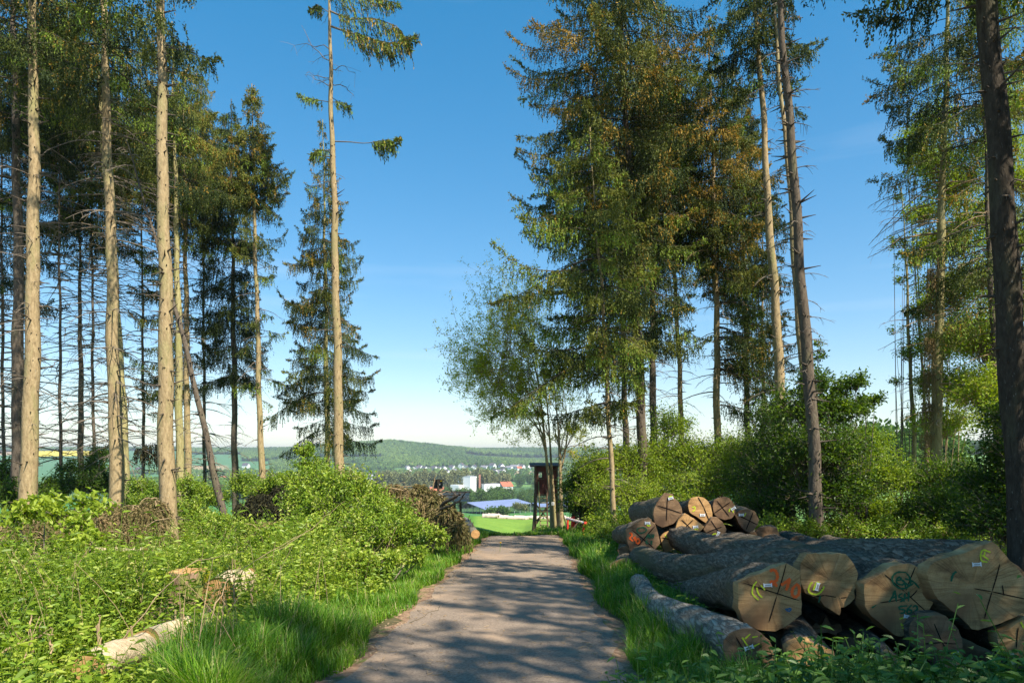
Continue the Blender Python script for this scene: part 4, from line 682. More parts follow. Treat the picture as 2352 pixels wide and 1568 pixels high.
log('log end sprayed ASH 562 in dark green',[(5,530),(110,465),(200,410),(290,340),(380,325),(480,315),(540,335),(640,420),(700,520),(768,640),(720,740),(650,840),(560,950),(470,1035),(400,1080),(335,1070),(230,985),(75,860),(10,760),(0,620)],6.3,(1548,1238),14,.25,cm=c8,mat='cut',seed=3,n=(-.14,-1,.02),
 cross=[((215,425),(430,610)),((430,610),(655,818)),((540,345),(440,600)),((160,725),(480,672)),((480,672),(560,590))],
 marks=[('greenp',.017,[[(440,405),(350,405),(300,455),(310,520),(370,570),(440,570),(485,530),(480,460),(440,405)],[(350,490),(390,480),(370,455),(345,480),(350,520),(400,535),(430,510)],[(430,510),(440,580)],[(395,480),(470,540),(520,520)],[(430,470),(520,505),(580,570)],
   [(262,718),(300,660),(325,600),(340,715)],[(285,672),(345,662)],[(405,625),(375,640),(370,665),(400,675),(405,700),(375,712)],[(430,625),(420,715)],[(470,605),(468,710)],[(428,672),(468,668)],
   [(455,755),(375,765),(378,790),(425,800),(415,830),(372,832)],[(500,745),(455,800),(460,835),(495,830),(495,800),(462,800)],[(510,770),(545,755),(560,790),(520,830),(560,845),(576,870)]],'painted_letters'),
   ('lime',.013,[[(372,895),(420,880),(475,885),(478,975),(395,990)],[(390,940),(400,962),(440,945),(432,985)]],'painted_mark'),('greenp',.014,[[(82,778),(128,748)]],'painted_mark')],tags=[(467,872,-.15)])
log('largest pale log end at the right edge with a long cross cut',[(655,410),(690,340),(740,295),(880,250),(1050,205),(1200,140),(1350,83),(1400,120),(1500,240),(1640,400),(1720,490),(1720,790),(1600,870),(1400,950),(1200,1012),(1130,1000),(1060,920),(960,830),(780,690),(720,590),(680,500)],6.1,(1660,1262),13.5,.30,cm=c8,mat='cut',seed=4,n=(-.12,-1,.08),
 cross=[((1155,575),(1340,606)),((1340,606),(1720,690)),((1428,310),(1345,606)),((1345,606),(1265,890)),((1450,535),(1470,650))],
 marks=[('lime',.014,[[(1330,195),(1250,172),(1225,230),(1240,285),(1300,298)],[(1240,225),(1285,255),(1310,275)],[(1270,190),(1262,235)]],'painted_letter'),('greenp',.02,[[(970,395),(935,430),(915,500)]],'painted_mark')],tags=[(1187,322,.05)])
log('weathered log lowest in the stack with lime mark and pale bark',[(45,1080),(110,1000),(180,965),(260,945),(380,940),(480,1000),(570,1080),(620,1230),(660,1340),(640,1440),(500,1520),(350,1570),(200,1540),(90,1400),(50,1240)],5.65,(1474,1336),10.5,.15,mat='cutdark',bark='palelogbark',seed=5,n=(-.2,-1,.05),wob=.08,
 cross=[((180,1030),(350,1320)),((350,1320),(640,1235)),((120,1350),(350,1320))],
 marks=[('lime',.012,[[(255,1040),(300,1110),(330,1150)],[(285,1060),(350,1000)],[(370,1040),(435,1028)],[(370,1155),(455,1110)]],'painted_mark')],tags=[(335,1160,.35)])
log('low reddish log end half sunk in nettles under the 210 log',[(760,1160),(830,1110),(930,1085),(1050,1095),(1140,1140),(1230,1170),(1310,1195),(1325,1300),(1280,1420),(1100,1500),(850,1460),(770,1340)],5.9,(1700,1360),11,.2,mat='cutwarm',seed=6,n=(-.05,-1,.15))
log('dark round log under the ASH log with cross and lime hook',[(555,1000),(600,930),(660,870),(740,855),(860,865),(920,930),(990,1000),(1030,1100),(1042,1250),(1045,1340),(950,1385),(800,1385),(680,1330),(610,1240),(570,1130)],6.0,(1800,1330),12,.2,cm=c8,mat='cutdark',seed=7,n=(-.1,-1,.02),
 cross=[((735,940),(820,1140)),((820,1140),(920,1310)),((630,1155),(820,1140)),((820,1140),(975,1155))],
 marks=[('lime',.013,[[(912,1255),(990,1240),(1005,1290),(1000,1335),(935,1340)]],'painted_mark')],tags=[(957,1270,.5)])
log('ragged reddish log end in the shade at the right edge',[(1410,1050),(1520,1020),(1600,950),(1640,910),(1720,880),(1800,900),(1820,1330),(1700,1370),(1600,1320),(1480,1260),(1400,1150)],6.0,(1850,1320),12,.22,cm=c8,mat='cutwarm',seed=8,rough=.006,cross=[((1620,980),(1600,1200))],marks=[('lime',.014,[[(1645,925),(1680,985),(1700,1010)]],'painted_mark')])
log('crumbling dark root stub in the gap behind the 210 log',[(940,960),(960,900),(1060,890),(1120,855),(1220,850),(1260,880),(1340,880),(1400,910),(1425,960),(1380,990),(1330,1040),(1250,990),(1100,1010),(1000,1020)],6.9,(1760,1330),11.5,.15,mat='cutdark',seed=9,rough=.022,wob=.02)
log('small log end between the gap and the ASH log',[(1400,1060),(1480,1040),(1600,1045),(1700,1090),(1730,1160),(1640,1230),(1500,1240),(1420,1180)],6.6,(1810,1330),11.5,.15,mat='cutdark',seed=10)
log('bottom log end just showing under the dark round log',[(830,1420),(900,1385),(1000,1380),(1090,1410),(1110,1480),(960,1540),(850,1500)],5.8,(1830,1345),11,.15,cm=c8,mat='cutwarm',seed=11)
log('orange tinged broken slab among the nettles below the ASH log',[(230,1290),(290,1250),(380,1300),(440,1370),(400,1420),(280,1390)],5.7,(1810,1360),10,.12,cm=c8,mat='cutwarm',seed=12)
# long logs of the upper layers, running away on the right
for k,(x,z,Yn,Yf,r0,r1,lab) in enumerate([(3.55,-1.50,8.2,15,.27,.2,'dark barked log on the stack behind the ASH log'),(4.35,-1.52,8.0,15.5,.28,.22,'broad barked log lying behind the largest pale end'),(5.15,-1.55,7.8,15.5,.27,.2,'barked log on the upper layer near the right edge'),(6.0,-1.62,8.6,16,.27,.2,'barked log at the rear of the upper layer'),(6.9,-1.75,9.5,16,.26,.2,'rearmost barked log before the shrubs'),(3.9,-1.98,8.4,15,.28,.2,'lower layer log filling the gap behind the E log'),(4.9,-2.02,8.4,15,.28,.2,'lower layer log behind the dark round log'),(5.9,-2.08,8.4,15,.28,.2,'lower layer log at the far right of the stack'),(2.95,-1.90,8.6,14,.26,.2,'lower log tucked behind the crumbling stub'),(7.9,-2.1,9.5,16,.28,.2,'outermost barked log on the ground beside the shrubs')]):
    th=np.linspace(0,2*math.pi,15)[:-1]; o_=[]
    for a in th: p=np.array([x+r0*math.cos(a)*R.uniform(.92,1.06),Yn,z+r0*math.sin(a)*R.uniform(.92,1.06)]); o_.append((CX+F*p[0]/p[1],HY-F*p[2]/p[1]))
    f_=(x+.05*k%.3+.25,Yf,z-.053*(Yf-Yn)); log(lab,o_,Yn,(CX+F*f_[0]/f_[1],HY-F*f_[2]/f_[1]),Yf,r1,cm=lambda a,b:(a,b),mat='cutdark',seed=20+k,wob=.07,K=60)
# rear stack
gr='log ends in the rear stack'
kw=dict(cm=c6,group=gr,K=26,chamfer=.08)
log('top left log of the rear stack with a yellow hook and cross',[(600,480),(590,420),(605,330),(640,250),(700,170),(760,108),(880,130),(890,180),(960,240),(1000,320),(1012,390),(1000,420),(940,490),(880,560),(800,590),(720,612),(650,580),(610,550)],13.6,(1473,1177),18,.33,mat='cutdark',seed=41,n=(-.3,-1,.05),wob=.05,cross=[((650,295),(1000,405)),((795,160),(780,525))],marks=[('lime',.028,[[(815,195),(830,160),(865,160),(870,200)]],'painted_mark')],tags=[(845,185,.3)],**kw)
log('rear stack log with orange 210 and green ASH 62 lettering',[(190,640),(240,610),(280,590),(400,500),(500,490),(520,470),(560,500),(570,540),(615,560),(650,680),(690,840),(600,960),(500,1010),(380,1025),(290,1010),(240,930),(200,800)],13.2,(1430,1222),16.5,.24,mat='cutdark',seed=42,n=(-.25,-1,.03),cross=[((270,645),(600,920)),((615,590),(285,985))],
 marks=[('orange',.032,[[(235,700),(265,700),(270,740),(240,770),(290,815)],[(295,780),(325,755),(315,810)],[(350,780),(335,820),(360,850),(385,820),(370,780),(350,780)]],'painted_number'),('greenp',.022,[[(480,790),(500,740),(515,715),(520,770)],[(545,710),(530,735),(545,750),(530,775)],[(570,710),(565,770)],[(595,710),(590,770)],[(565,742),(595,738)],[(510,800),(480,820),(500,850),(515,830)],[(545,815),(570,820),(550,850),(580,855)],[(400,615),(350,640),(370,690),(440,690),(490,650),(450,615),(400,615)]],'painted_letters'),('lime',.026,[[(490,540),(510,590),(550,575)]],'painted_mark'),('greenp',.03,[[(335,935),(340,985)]],'painted_mark')],tags=[(503,548,0)],**kw)
log('sunlit honey coloured log end on top of the rear stack',[(1100,300),(1110,230),(1160,180),(1260,163),(1330,180),(1380,220),(1430,290),(1455,400),(1455,460),(1420,530),(1360,547),(1290,500),(1220,450),(1160,420),(1125,390)],13.6,(1545,1172),18,.27,mat='cutwarm',seed=43,cross=[((1245,170),(1330,320)),((1330,320),(1410,520))],marks=[('lime',.022,[[(1160,320),(1200,310),(1195,360),(1160,375)]],'painted_mark')],tags=[(1312,432,0)],**kw)
log('upper right log of the rear stack with a clear diagonal cross',[(1463,300),(1480,210),(1550,180),(1640,163),(1700,178),(1745,230),(1785,290),(1788,420),(1740,480),(1640,502),(1540,470),(1480,410)],13.8,(1590,1172),18,.25,mat='cutdark',seed=44,cross=[((1520,220),(1705,455)),((1475,410),(1720,240))],marks=[('lime',.025,[[(1700,385),(1715,345),(1750,340),(1765,400)]],'painted_mark')],tags=[(1765,335,.6)],**kw)
log('tilted half shaded log end between the two top logs',[(915,630),(935,560),(960,500),(1060,410),(1110,440),(1150,470),(1230,520),(1335,600),(1290,660),(1210,690),(1080,675),(930,660)],13.4,(1530,1195),17,.25,mat='cutwarm',seed=45,cross=[((1000,500),(1210,690)),((1030,640),(1175,500))],marks=[('lime',.022,[[(1190,660),(1215,625),(1245,650)]],'painted_mark')],tags=[(1210,605,.1)],**kw)
log('log end under the honey coloured one with a yellow arc',[(1325,640),(1360,590),(1400,540),(1450,460),(1530,468),(1600,530),(1640,590),(1662,640),(1640,710),(1560,750),(1480,775),(1410,750)],13.4,(1570,1200),17,.24,mat='cutdark',seed=46,cross=[((1430,505),(1590,745)),((1370,690),(1600,605))],marks=[('lime',.024,[[(1455,725),(1485,705),(1525,715),(1520,750)]],'painted_mark')],tags=[(1540,712,1.2)],**kw)
log('shaded dark log end at the right of the rear stack',[(1788,425),(1850,370),(1920,350),(1990,343),(2080,380),(2140,500),(2120,580),(2060,660),(1990,692),(1910,640),(1850,560)],13.8,(1640,1182),18,.26,mat='cutdark',seed=47,cross=[((1810,425),(2110,570)),((2055,390),(1950,650))],marks=[('lime',.02,[[(1890,410),(1920,450),(1950,400)]],'painted_mark')],tags=[(1882,428,0)],**kw)
log('narrow sunlit log end wedged beside the lettered log',[(690,750),(760,690),(820,668),(880,700),(885,800),(875,930),(810,970),(750,992),(725,900)],13.6,(1500,1225),17,.22,mat='cutwarm',seed=48,cross=[((720,765),(840,795))],marks=[('lime',.024,[[(760,720),(790,760),(830,735),(835,700)]],'painted_mark')],**kw)
log('low log end in the grass at the left foot of the rear stack',[(-60,1180),(0,1120),(100,1080),(210,1058),(290,1100),(340,1140),(385,1200),(340,1250),(200,1290),(40,1280),(-50,1250)],12.6,(1432,1268),16,.2,mat='cutdark',seed=49,**kw)
log('dim log end behind the tip of the long log',[(1820,805),(1900,750),(1990,700),(2090,680),(2130,760),(2110,850),(1980,870),(1880,850)],13.9,(1650,1215),17.5,.22,mat='cutdark',seed=50,**kw)
log('low dark barked log lying right of the rear stack',[(2090,660),(2150,620),(2290,605),(2400,620),(2440,720),(2420,810),(2280,840),(2150,820)],14.2,(1745,1222),18,.2,mat='cutdark',seed=51,**kw)
log('dark rounded log end right beside the big shaded trunk foot',[(2600,790),(2680,740),(2780,735),(2860,780),(2900,860),(2780,900),(2640,880)],14.5,(1800,1230),18,.2,mat='cutdark',seed=52,**kw)
log('small honey log end peeping over the long log',[(1500,775),(1560,748),(1640,740),(1705,762),(1735,810),(1640,860),(1540,850)],13.2,(1590,1225),17,.2,mat='cutwarm',seed=53,**kw)
log('broken pale ended log lying across the rear of the stack',[(2110,820),(2160,785),(2260,775),(2360,790),(2400,840),(2300,880),(2160,870)],13.0,(1770,1236),17,.2,mat='cutwarm',seed=54,**kw)
log('barked log under the lettered log touching the grass',[(60,950),(120,900),(200,880),(280,950),(330,1060),(240,1100),(120,1080)],13.4,(1445,1255),17,.2,mat='cutdark',seed=55,**kw)
# ------------------------------------------------------------------ spruces standing outside the picture; their shade falls on road and logs
for k,(x,y,hh,n,Rr) in enumerate([(7.6,-3.4,18,85,2.8),(11.5,-.4,20,140,3.3),(8.4,6.3,17,90,1.8),(11.4,9.6,18,90,1.9),(19.5,10.8,18,90,3.0),(9.6,-.9,17,60,2.2),(14,-2.5,20,70,3.0),(16.5,2.5,20,85,3.0),(9.3,3.0,17,85,2.0),(12.8,5.6,19,70,2.4),(19,6,20,60,2.8),(11,-7,20,50,2.6),(15.5,9.2,18,44,2.0),(9.8,-3.5,19,60,2.4)]):
    b=P(0,HY,1); pts=[((x)/max(y,.01),0)]
    g=float(G(x,y)); base=np.array([x,y,g]); root=thing('spruce_tree','tall spruce outside the picture whose shade falls on road and logs','spruce tree',base,'spruces behind the camera'); rng=np.random.default_rng(900+k)
    zs=np.linspace(g-.1,g+hh,24); q=np.stack([x+.0*zs-.03*(zs-g),y+0*zs,zs],-1); tb=MB(); tubes(tb,q,.24*(1-np.clip((zs-g)/hh,0,.99))**.75+.02,10); tb.build('trunk',M['bark'],root,base,True)
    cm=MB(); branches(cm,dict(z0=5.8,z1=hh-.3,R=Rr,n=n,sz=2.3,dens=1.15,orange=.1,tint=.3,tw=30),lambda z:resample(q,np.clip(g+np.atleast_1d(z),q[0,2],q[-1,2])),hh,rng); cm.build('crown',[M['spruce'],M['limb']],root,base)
# ------------------------------------------------------------------ shrubs
gR='shrubs right of the road'; gL='shrubs left of the road'
def shrub(label,L,n,leaf,mat='leaf',group=gR,**k): return lump_shrub(k.pop('name','shrub'),label,[pl(*a) for a in L],n,leaf,mat,group,**k)  # right of the road, tint puts sun and shade into the leaf colour
lo=lambda *a:a
shrub('dark shrub reaching towards the hunting stand above the red barrier',[(1318,1130,28,34),(1330,1165,27,42),(1345,1100,28,40),(1352,1195,27.5,34)],9000,.085,tint=.28,seed=1)
shrub('bright shrub between the hunting stand and the slim trunk',[(1372,1085,27,55),(1385,1150,26,62),(1395,1210,24,50),(1420,1065,28,45)],13000,.08,tint=.80,seed=2)
shrub('bright yellow green shrub round the foot of the largest spruce',[(1455,1075,27,62),(1450,1150,25,70),(1500,1100,27,60),(1440,1215,22,50)],14000,.08,tint=.80,seed=3)
shrub('taller green shrub rising among trunks above the rear stack',[(1540,985,29,50),(1525,1040,28,62),(1560,1090,27,70),(1530,1140,26,60)],12000,.085,tint=.68,seed=4)
shrub('bright rounded shrub behind the honey coloured log end',[(1610,1060,27,68),(1640,1120,25,75),(1590,1170,24,62),(1670,1060,27,55)],14000,.08,tint=.78,seed=5)
shrub('green shrub between the curved branch trunk and the bright trunk',[(1715,1050,25,62),(1705,1120,24,72),(1730,1180,22,65)],12000,.08,tint=.62,seed=6)
shrub('dark shrub wrapped round the foot of the bright trunk',[(1775,960,23,55),(1790,1030,22,75),(1765,1110,21,82),(1760,1190,20,70)],15000,.08,tint=.22,seed=7)
shrub('tall dark hazel with a slim top shoot beside the twin trunks',[(1870,890,20,48),(1850,950,20,70),(1910,960,20,62),(1900,1050,19,90),(1840,1060,19,72),(1870,1150,19,90),(1960,1140,19,70),(1880,820,20.3,16),(1882,790,20.3,10)],22000,.085,tint=.25,seed=8,stems=8)
shrub('arching hazel branches reaching out against the sky',[(1965,885,20,28),(1935,900,20,26),(1990,925,20.2,22),(2018,918,20.2,16),(1975,945,20,25),(1930,940,19.8,30)],3600,.085,tint=.28,seed=9,stems=6)
shrub('green shrub with sunlit top right of the dark hazel',[(1990,1030,23,52),(2010,1100,22,68),(1990,1180,21,66)],12000,.08,tint=.7,seed=10)
shrub('loose shrub round the broken topped pole',[(2075,1110,24,50),(2090,1180,22,62),(2050,1210,21,50)],6500,.08,tint=.5,seed=11)
shrub('shaded shrub at the foot of the vine wrapped trunk',[(2170,1110,21,62),(2190,1180,19,75),(2240,1120,20,62),(2130,1190,20,55)],15000,.08,tint=.35,seed=12)
shrub('dark shrub hiding the foot of the huge trunk',[(2345,960,15,70),(2350,1060,14.5,92),(2290,1130,15,85),(2310,1210,14,80),(2385,1180,14,90),(2250,1200,16,60)],22000,.07,tint=.22,seed=13,stems=8)
shrub('low olive scrub behind the long logs',[(1700,1225,18,40),(1780,1228,18,42),(1860,1230,18,42),(1940,1228,18.5,45),(2020,1230,18.5,42),(2100,1232,18.5,40),(2190,1235,18,40)],14000,.07,mat='under',tint=.3,seed=14,stems=20,stemmat='twigdry')
shrub('low brambles at the grass edge behind the red barrier',[(1372,1222,23,22),(1400,1232,20,28),(1430,1238,19,26)],5000,.06,mat='under',tint=.5,seed=15)
# leafy trees at the right
shrub('sparse pale leaved tree with an open crown before the sky on the right',[(2115,320,31,42),(2085,360,31,32),(2150,290,31,50),(2150,380,30,57),(2190,440,30,68),(2120,500,30,42),(2150,570,30,56),(2105,600,30,32),(2200,560,30,62),(2190,680,29,75),(2125,720,29,37),(2160,800,29,65),(2230,780,28,75),(2210,900,28,75),(2130,880,29,37),(2170,980,27,62)],42000,.10,tint=.85,seed=16,stems=18,cat='tree',name='leafy_tree',group=None,stemmat='twigdry')
shrub('leafy tree filling the gap behind the huge trunk at the edge',[(2330,250,29,60),(2300,360,29,62),(2345,420,28,60),(2250,500,28,48),(2335,560,27,60),(2265,640,27,54),(2345,700,26,72),(2270,800,25,74),(2340,860,24,72),(2260,920,24,72),(2320,980,22,72)],34000,.10,tint=.88,seed=17,stems=14,cat='tree',name='leafy_tree',group=None,stemmat='twigdry')
shrub('climbing shoots with small leaves round the broken topped pole',[(2062,460,29,13),(2082,500,29,16),(2060,560,29,20),(2095,600,29,14),(2072,650,29,16),(2055,760,29,14),(2100,720,29,16),(2080,820,29,22),(2060,880,29,16),(2110,900,29,18),(2090,960,29,16)],2600,.08,tint=.55,seed=18,stems=11,cat='climber',name='climbing_plant',group=None)
# vines hanging on the yellow barked trunk
def strings(name,label,cat,pts,n,Lr,mat,sz=1.,w=.03,seed=0,tint=(.4,.25),group=None,spreadr=.4,Y0=None,twig='twigdry',parent=None,chain=.10,stemn=0):
    rng=np.random.default_rng(seed+7000); c=np.array([P(x,y,Y) for x,y,Y,_ in pts]); rr=np.array([r/F*Y for _,_,Y,r in pts]); m=c.mean(0); b0=np.array([m[0],m[1],float(G(m[0],m[1]))])
    root=parent or thing(name,label,cat,b0,group); o=np.array(root.location); mb=MB()
    i=rng.integers(0,len(c),n); d=nrm(rng.normal(size=(n,3))); d[:,2]=np.abs(d[:,2])*.9; p=c[i]+d*(rr[i]*rng.uniform(.5,1,n))[:,None]
    hl=rng.uniform(*Lr,n); ns=np.maximum(3,(hl/(chain*.75)).astype(int)); j=np.repeat(np.arange(n),ns); K=len(j); v=(np.arange(K)-(np.cumsum(ns)-ns)[j])/ns[j]
    out=np.stack([d[:,0],d[:,1],d[:,2]*0],-1)+rng.normal(0,.25,(n,3)); pos=p[j]+out[j]*(hl[j]*(v-.5*v*v)*spreadr)[:,None]; pos[:,2]-=hl[j]*v**1.3
    dd=out[j]*((1-v)*spreadr)[:,None]+rng.normal(0,.16,(K,3)); dd[:,2]-=.25+v
    g=G(pos[:,0],pos[:,1])+.02; keep=pos[:,2]>g-.1; pos,dd,j=pos[keep],dd[keep],j[keep]; K=len(pos)
    kites(mb,pos,dd,chain*rng.uniform(.9,1.5,K)*sz,w*rng.uniform(.6,1.3,K)*sz,np.clip(rng.normal(tint[0],tint[1],n)[j]+rng.normal(0,.08,K),0,1),rng=rng)
    if stemn:
        k=rng.integers(0,len(c),stemn); a=c[k]+rng.normal(size=(stemn,3))*rr[k][:,None]*.5; a[:,2]=np.maximum(a[:,2]-rr[k]*.5,G(a[:,0],a[:,1])); e=a+np.stack([rng.normal(0,1,stemn),rng.normal(0,.6,stemn),rng.uniform(.2,1.3,stemn)],-1)*(rr[k]*1.2)[:,None]
        t=np.linspace(0,1,8)[None,:,None]; Q=a[:,None]*(1-t)+e[:,None]*t; Q[:,:,2]-=(t[0,:,0]**3)*(rr[k]*.9)[:,None]; Q+=np.cumsum(rng.normal(0,.018,(stemn,8,3)),1); tb=MB(); tubes(tb,Q,np.linspace(.014,.004,8)[None]*rng.uniform(.5,1.5,(stemn,1)),4); tb.build('branches',M[twig],root,o)['kind']='stuff'
    mb.build('sprays' if not parent else 'hanging_vines',M[mat],root,o); return root
vt=[o for o in sc.objects if o.get('label','').startswith('yellow barked')][0]
strings('x','','',[(2138,620,26,8),(2136,700,26,10),(2135,780,26,11),(2133,860,26,12),(2130,930,26,13),(2128,1000,26,14),(2150,560,26,8)],420,(.5,1.7),'brush',seed=1,tint=(.75,.2),parent=vt,w=.02,spreadr=.12)
gB='heaps of felled spruce tops'
strings('brush_heap','heap of drooping green brown spruce tops beside the wooden shelter','brush heap',[(965,1120,18,12),(985,1135,18,18),(1005,1150,17.5,18),(1025,1170,17,20),(1040,1185,17,20),(1000,1185,17,24),(970,1170,17.5,24),(1050,1205,16.5,14)],1500,(.3,.8),'brush',seed=2,tint=(.48,.2),group=gB,w=.035,spreadr=.6,stemn=36,chain=.09)
strings('brush_heap','thin brown spruce tops arching over the leafy roadside shrub','brush heap',[(905,1120,18,14),(880,1125,18,14),(925,1130,18,18),(945,1150,17.5,20),(830,1120,19,12),(920,1165,17,20)],650,(.3,.8),'brush',seed=3,tint=(.62,.22),group=gB,w=.028,spreadr=.6,stemn=46,chain=.08)
strings('brush_heap','black green root mound hung with dead spruce boughs by the slanting trunk','brush heap',[(560,1165,21,14),(590,1150,21,20),(620,1150,21,26),(650,1130,21,24),(662,1110,21,16),(600,1172,20.5,20),(640,1170,20.5,22),(680,1150,21,16)],1900,(.25,.7),'brushdark',seed=4,tint=(.4,.3),group=gB,w=.05,spreadr=.5,stemn=20,twig='limb',chain=.09)
strings('brush_heap','brown spruce brash heaped between the crossing twig trunk and the paint streaked trunk','brush heap',[(250,1180,19,30),(290,1185,18.5,32),(330,1190,18.5,32),(350,1165,19,26),(300,1225,17.5,30),(355,1225,17.5,26),(235,1215,18,30),(395,1215,21,20)],3400,(.2,.6),'brush',seed=5,tint=(.5,.25),group=gB,w=.03,spreadr=1.0,stemn=80,chain=.07)
strings('brush_heap','broad tangle of brown spruce brash by the foot of the sapling trunk','brush heap',[(20,1235,15,34),(70,1225,15.5,36),(120,1215,16,36),(165,1195,17,34),(205,1200,17,34),(150,1240,15.5,34),(60,1265,14.5,30),(0,1260,14,34)],4200,(.2,.6),'brush',seed=6,tint=(.55,.25),group=gB,w=.028,spreadr=1.0,stemn=110,chain=.07)
strings('brush_heap','little drooping dead bough hanging between trunks above the fields','hanging bough',[(345,1030,30,16),(325,1035,30,12),(362,1045,30,10)],200,(.3,.8),'brushdark',seed=8,tint=(.4,.2),w=.05,spreadr=.5,group=None)
strings('brush_heap','small mound of reddish dead brash in front of the black root mound','brush heap',[(620,1210,16,16),(650,1205,16,16),(600,1222,15.5,12)],500,(.08,.3),'brush',seed=9,tint=(.95,.1),group=gB,w=.025,spreadr=1.2,stemn=40,chain=.05)
# left shrubs
shrub('leafy roadside shrub with compound leaves and a tall pale shoot',[(700,1040,18,22),(712,1075,18,30),(690,1110,18,34),(730,1120,17,48),(760,1130,17,52),(800,1130,16.5,54),(700,1160,16.5,50),(760,1180,16,60),(840,1150,16.5,46)],17000,.075,'under',gL,tint=.45,seed=31,stems=9)
shrub('leafy shrub along the road edge before the brown spruce tops',[(860,1180,15,44),(905,1190,14.5,40),(840,1215,14.5,48),(890,1235,13.5,46),(950,1225,13.5,36),(990,1240,13,30)],12000,.065,'under',gL,tint=.48,seed=32,stems=8)
shrub('bright green scrub behind the slanting trunk foot',[(560,1118,27.5,34),(600,1128,27,34),(500,1150,27.5,30),(455,1145,27.5,36),(640,1110,27,30),(430,1120,27,26)],11000,.085,'under',gL,tint=.42,seed=33,stems=9)
shrub('dark elder behind the two crossing twig trunks',[(240,1050,32,26),(220,1080,31,36),(205,1120,30,40),(150,1120,30,36),(250,1120,30,40),(160,1080,31,24)],9500,.10,'leaf',gL,tint=.25,seed=34,stems=8)
shrub('dim thicket at the left picture edge behind the dark trunk',[(5,1100,28,46),(25,1150,26,44),(100,1150,28,36),(115,1120,29,26)],8000,.09,'leaf',gL,tint=.35,seed=35,stems=6)
shrub('thicket between the mossy trunk and the paint streaked trunk',[(330,1130,27,34),(320,1165,24,32),(360,1150,25,28),(440,1180,22,34)],8000,.08,'under',gL,tint=.35,seed=36,stems=6)
shrub('sapling with large bright leaves before the first pale trunk',[(60,1180,13.5,26),(100,1160,13.5,26),(30,1195,13.5,20),(130,1185,13.2,24),(200,1155,13.6,24),(235,1170,13.4,14),(170,1205,13,26),(195,1240,12.6,26),(160,1255,12.5,20)],1500,.12,'leaf',gL,tint=.85,seed=37,stems=9)
shrub('bushy growth on the bank between root mound and stump',[(520,1225,17,40),(470,1215,18,38),(570,1235,16,40),(620,1255,14.5,42),(680,1230,15,46),(730,1240,14,48)],13000,.07,'under',gL,tint=.5,seed=38,stems=12)
shrub('bushy growth spilling to the grass verge beside the road',[(700,1305,11.5,34),(770,1300,11.5,34),(830,1300,11.2,32),(640,1325,11,32),(890,1292,11.5,26),(950,1280,12,22)],7500,.06,'under',gL,tint=.55,seed=39,stems=14)
# ------------------------------------------------------------------ leafy ground cover
def hash2(x,y): return .5+.25*np.sin(x*1.9+1.3*np.sin(y*1.1))+.25*np.sin(y*2.3+1.7*np.sin(x*.8))
CLR=[P(205,1538,5.55)[:2].tolist()+P(330,1478,6.5)[:2].tolist()+[.46],P(345,1468,6.7)[:2].tolist()+P(400,1450,7.2)[:2].tolist()+[.12],P(432,1385,9.6)[:2].tolist()+P(440,1385,8.2)[:2].tolist()+[.5],P(505,1365,9.3)[:2].tolist()+P(560,1335,10.2)[:2].tolist()+[.45],P(530,1385,8.8)[:2].tolist()+P(560,1345,9.0)[:2].tolist()+[.42],P(485,1415,7.9)[:2].tolist()+P(555,1398,8.3)[:2].tolist()+[.2],P(150,1268,16.2)[:2].tolist()+P(335,1262,15.6)[:2].tolist()+[.7],P(20,1245,15)[:2].tolist()+P(205,1215,16.4)[:2].tolist()+[1.1],P(240,1225,17)[:2].tolist()+P(350,1235,16.5)[:2].tolist()+[1.2],P(385,1250,19.5)[:2].tolist()+P(385,1250,17)[:2].tolist()+[.5]]
def clear(x,y):
    ok=np.ones(len(x),bool)
    for (a,b,c,d,r) in CLR:
        v=np.array([c-a,d-b]); t=np.clip(((x-a)*v[0]+(y-b)*v[1])/(v@v+1e-9),0,1); ok&=np.hypot(x-a-t*v[0],y-b-t*v[1])>r
    return ok
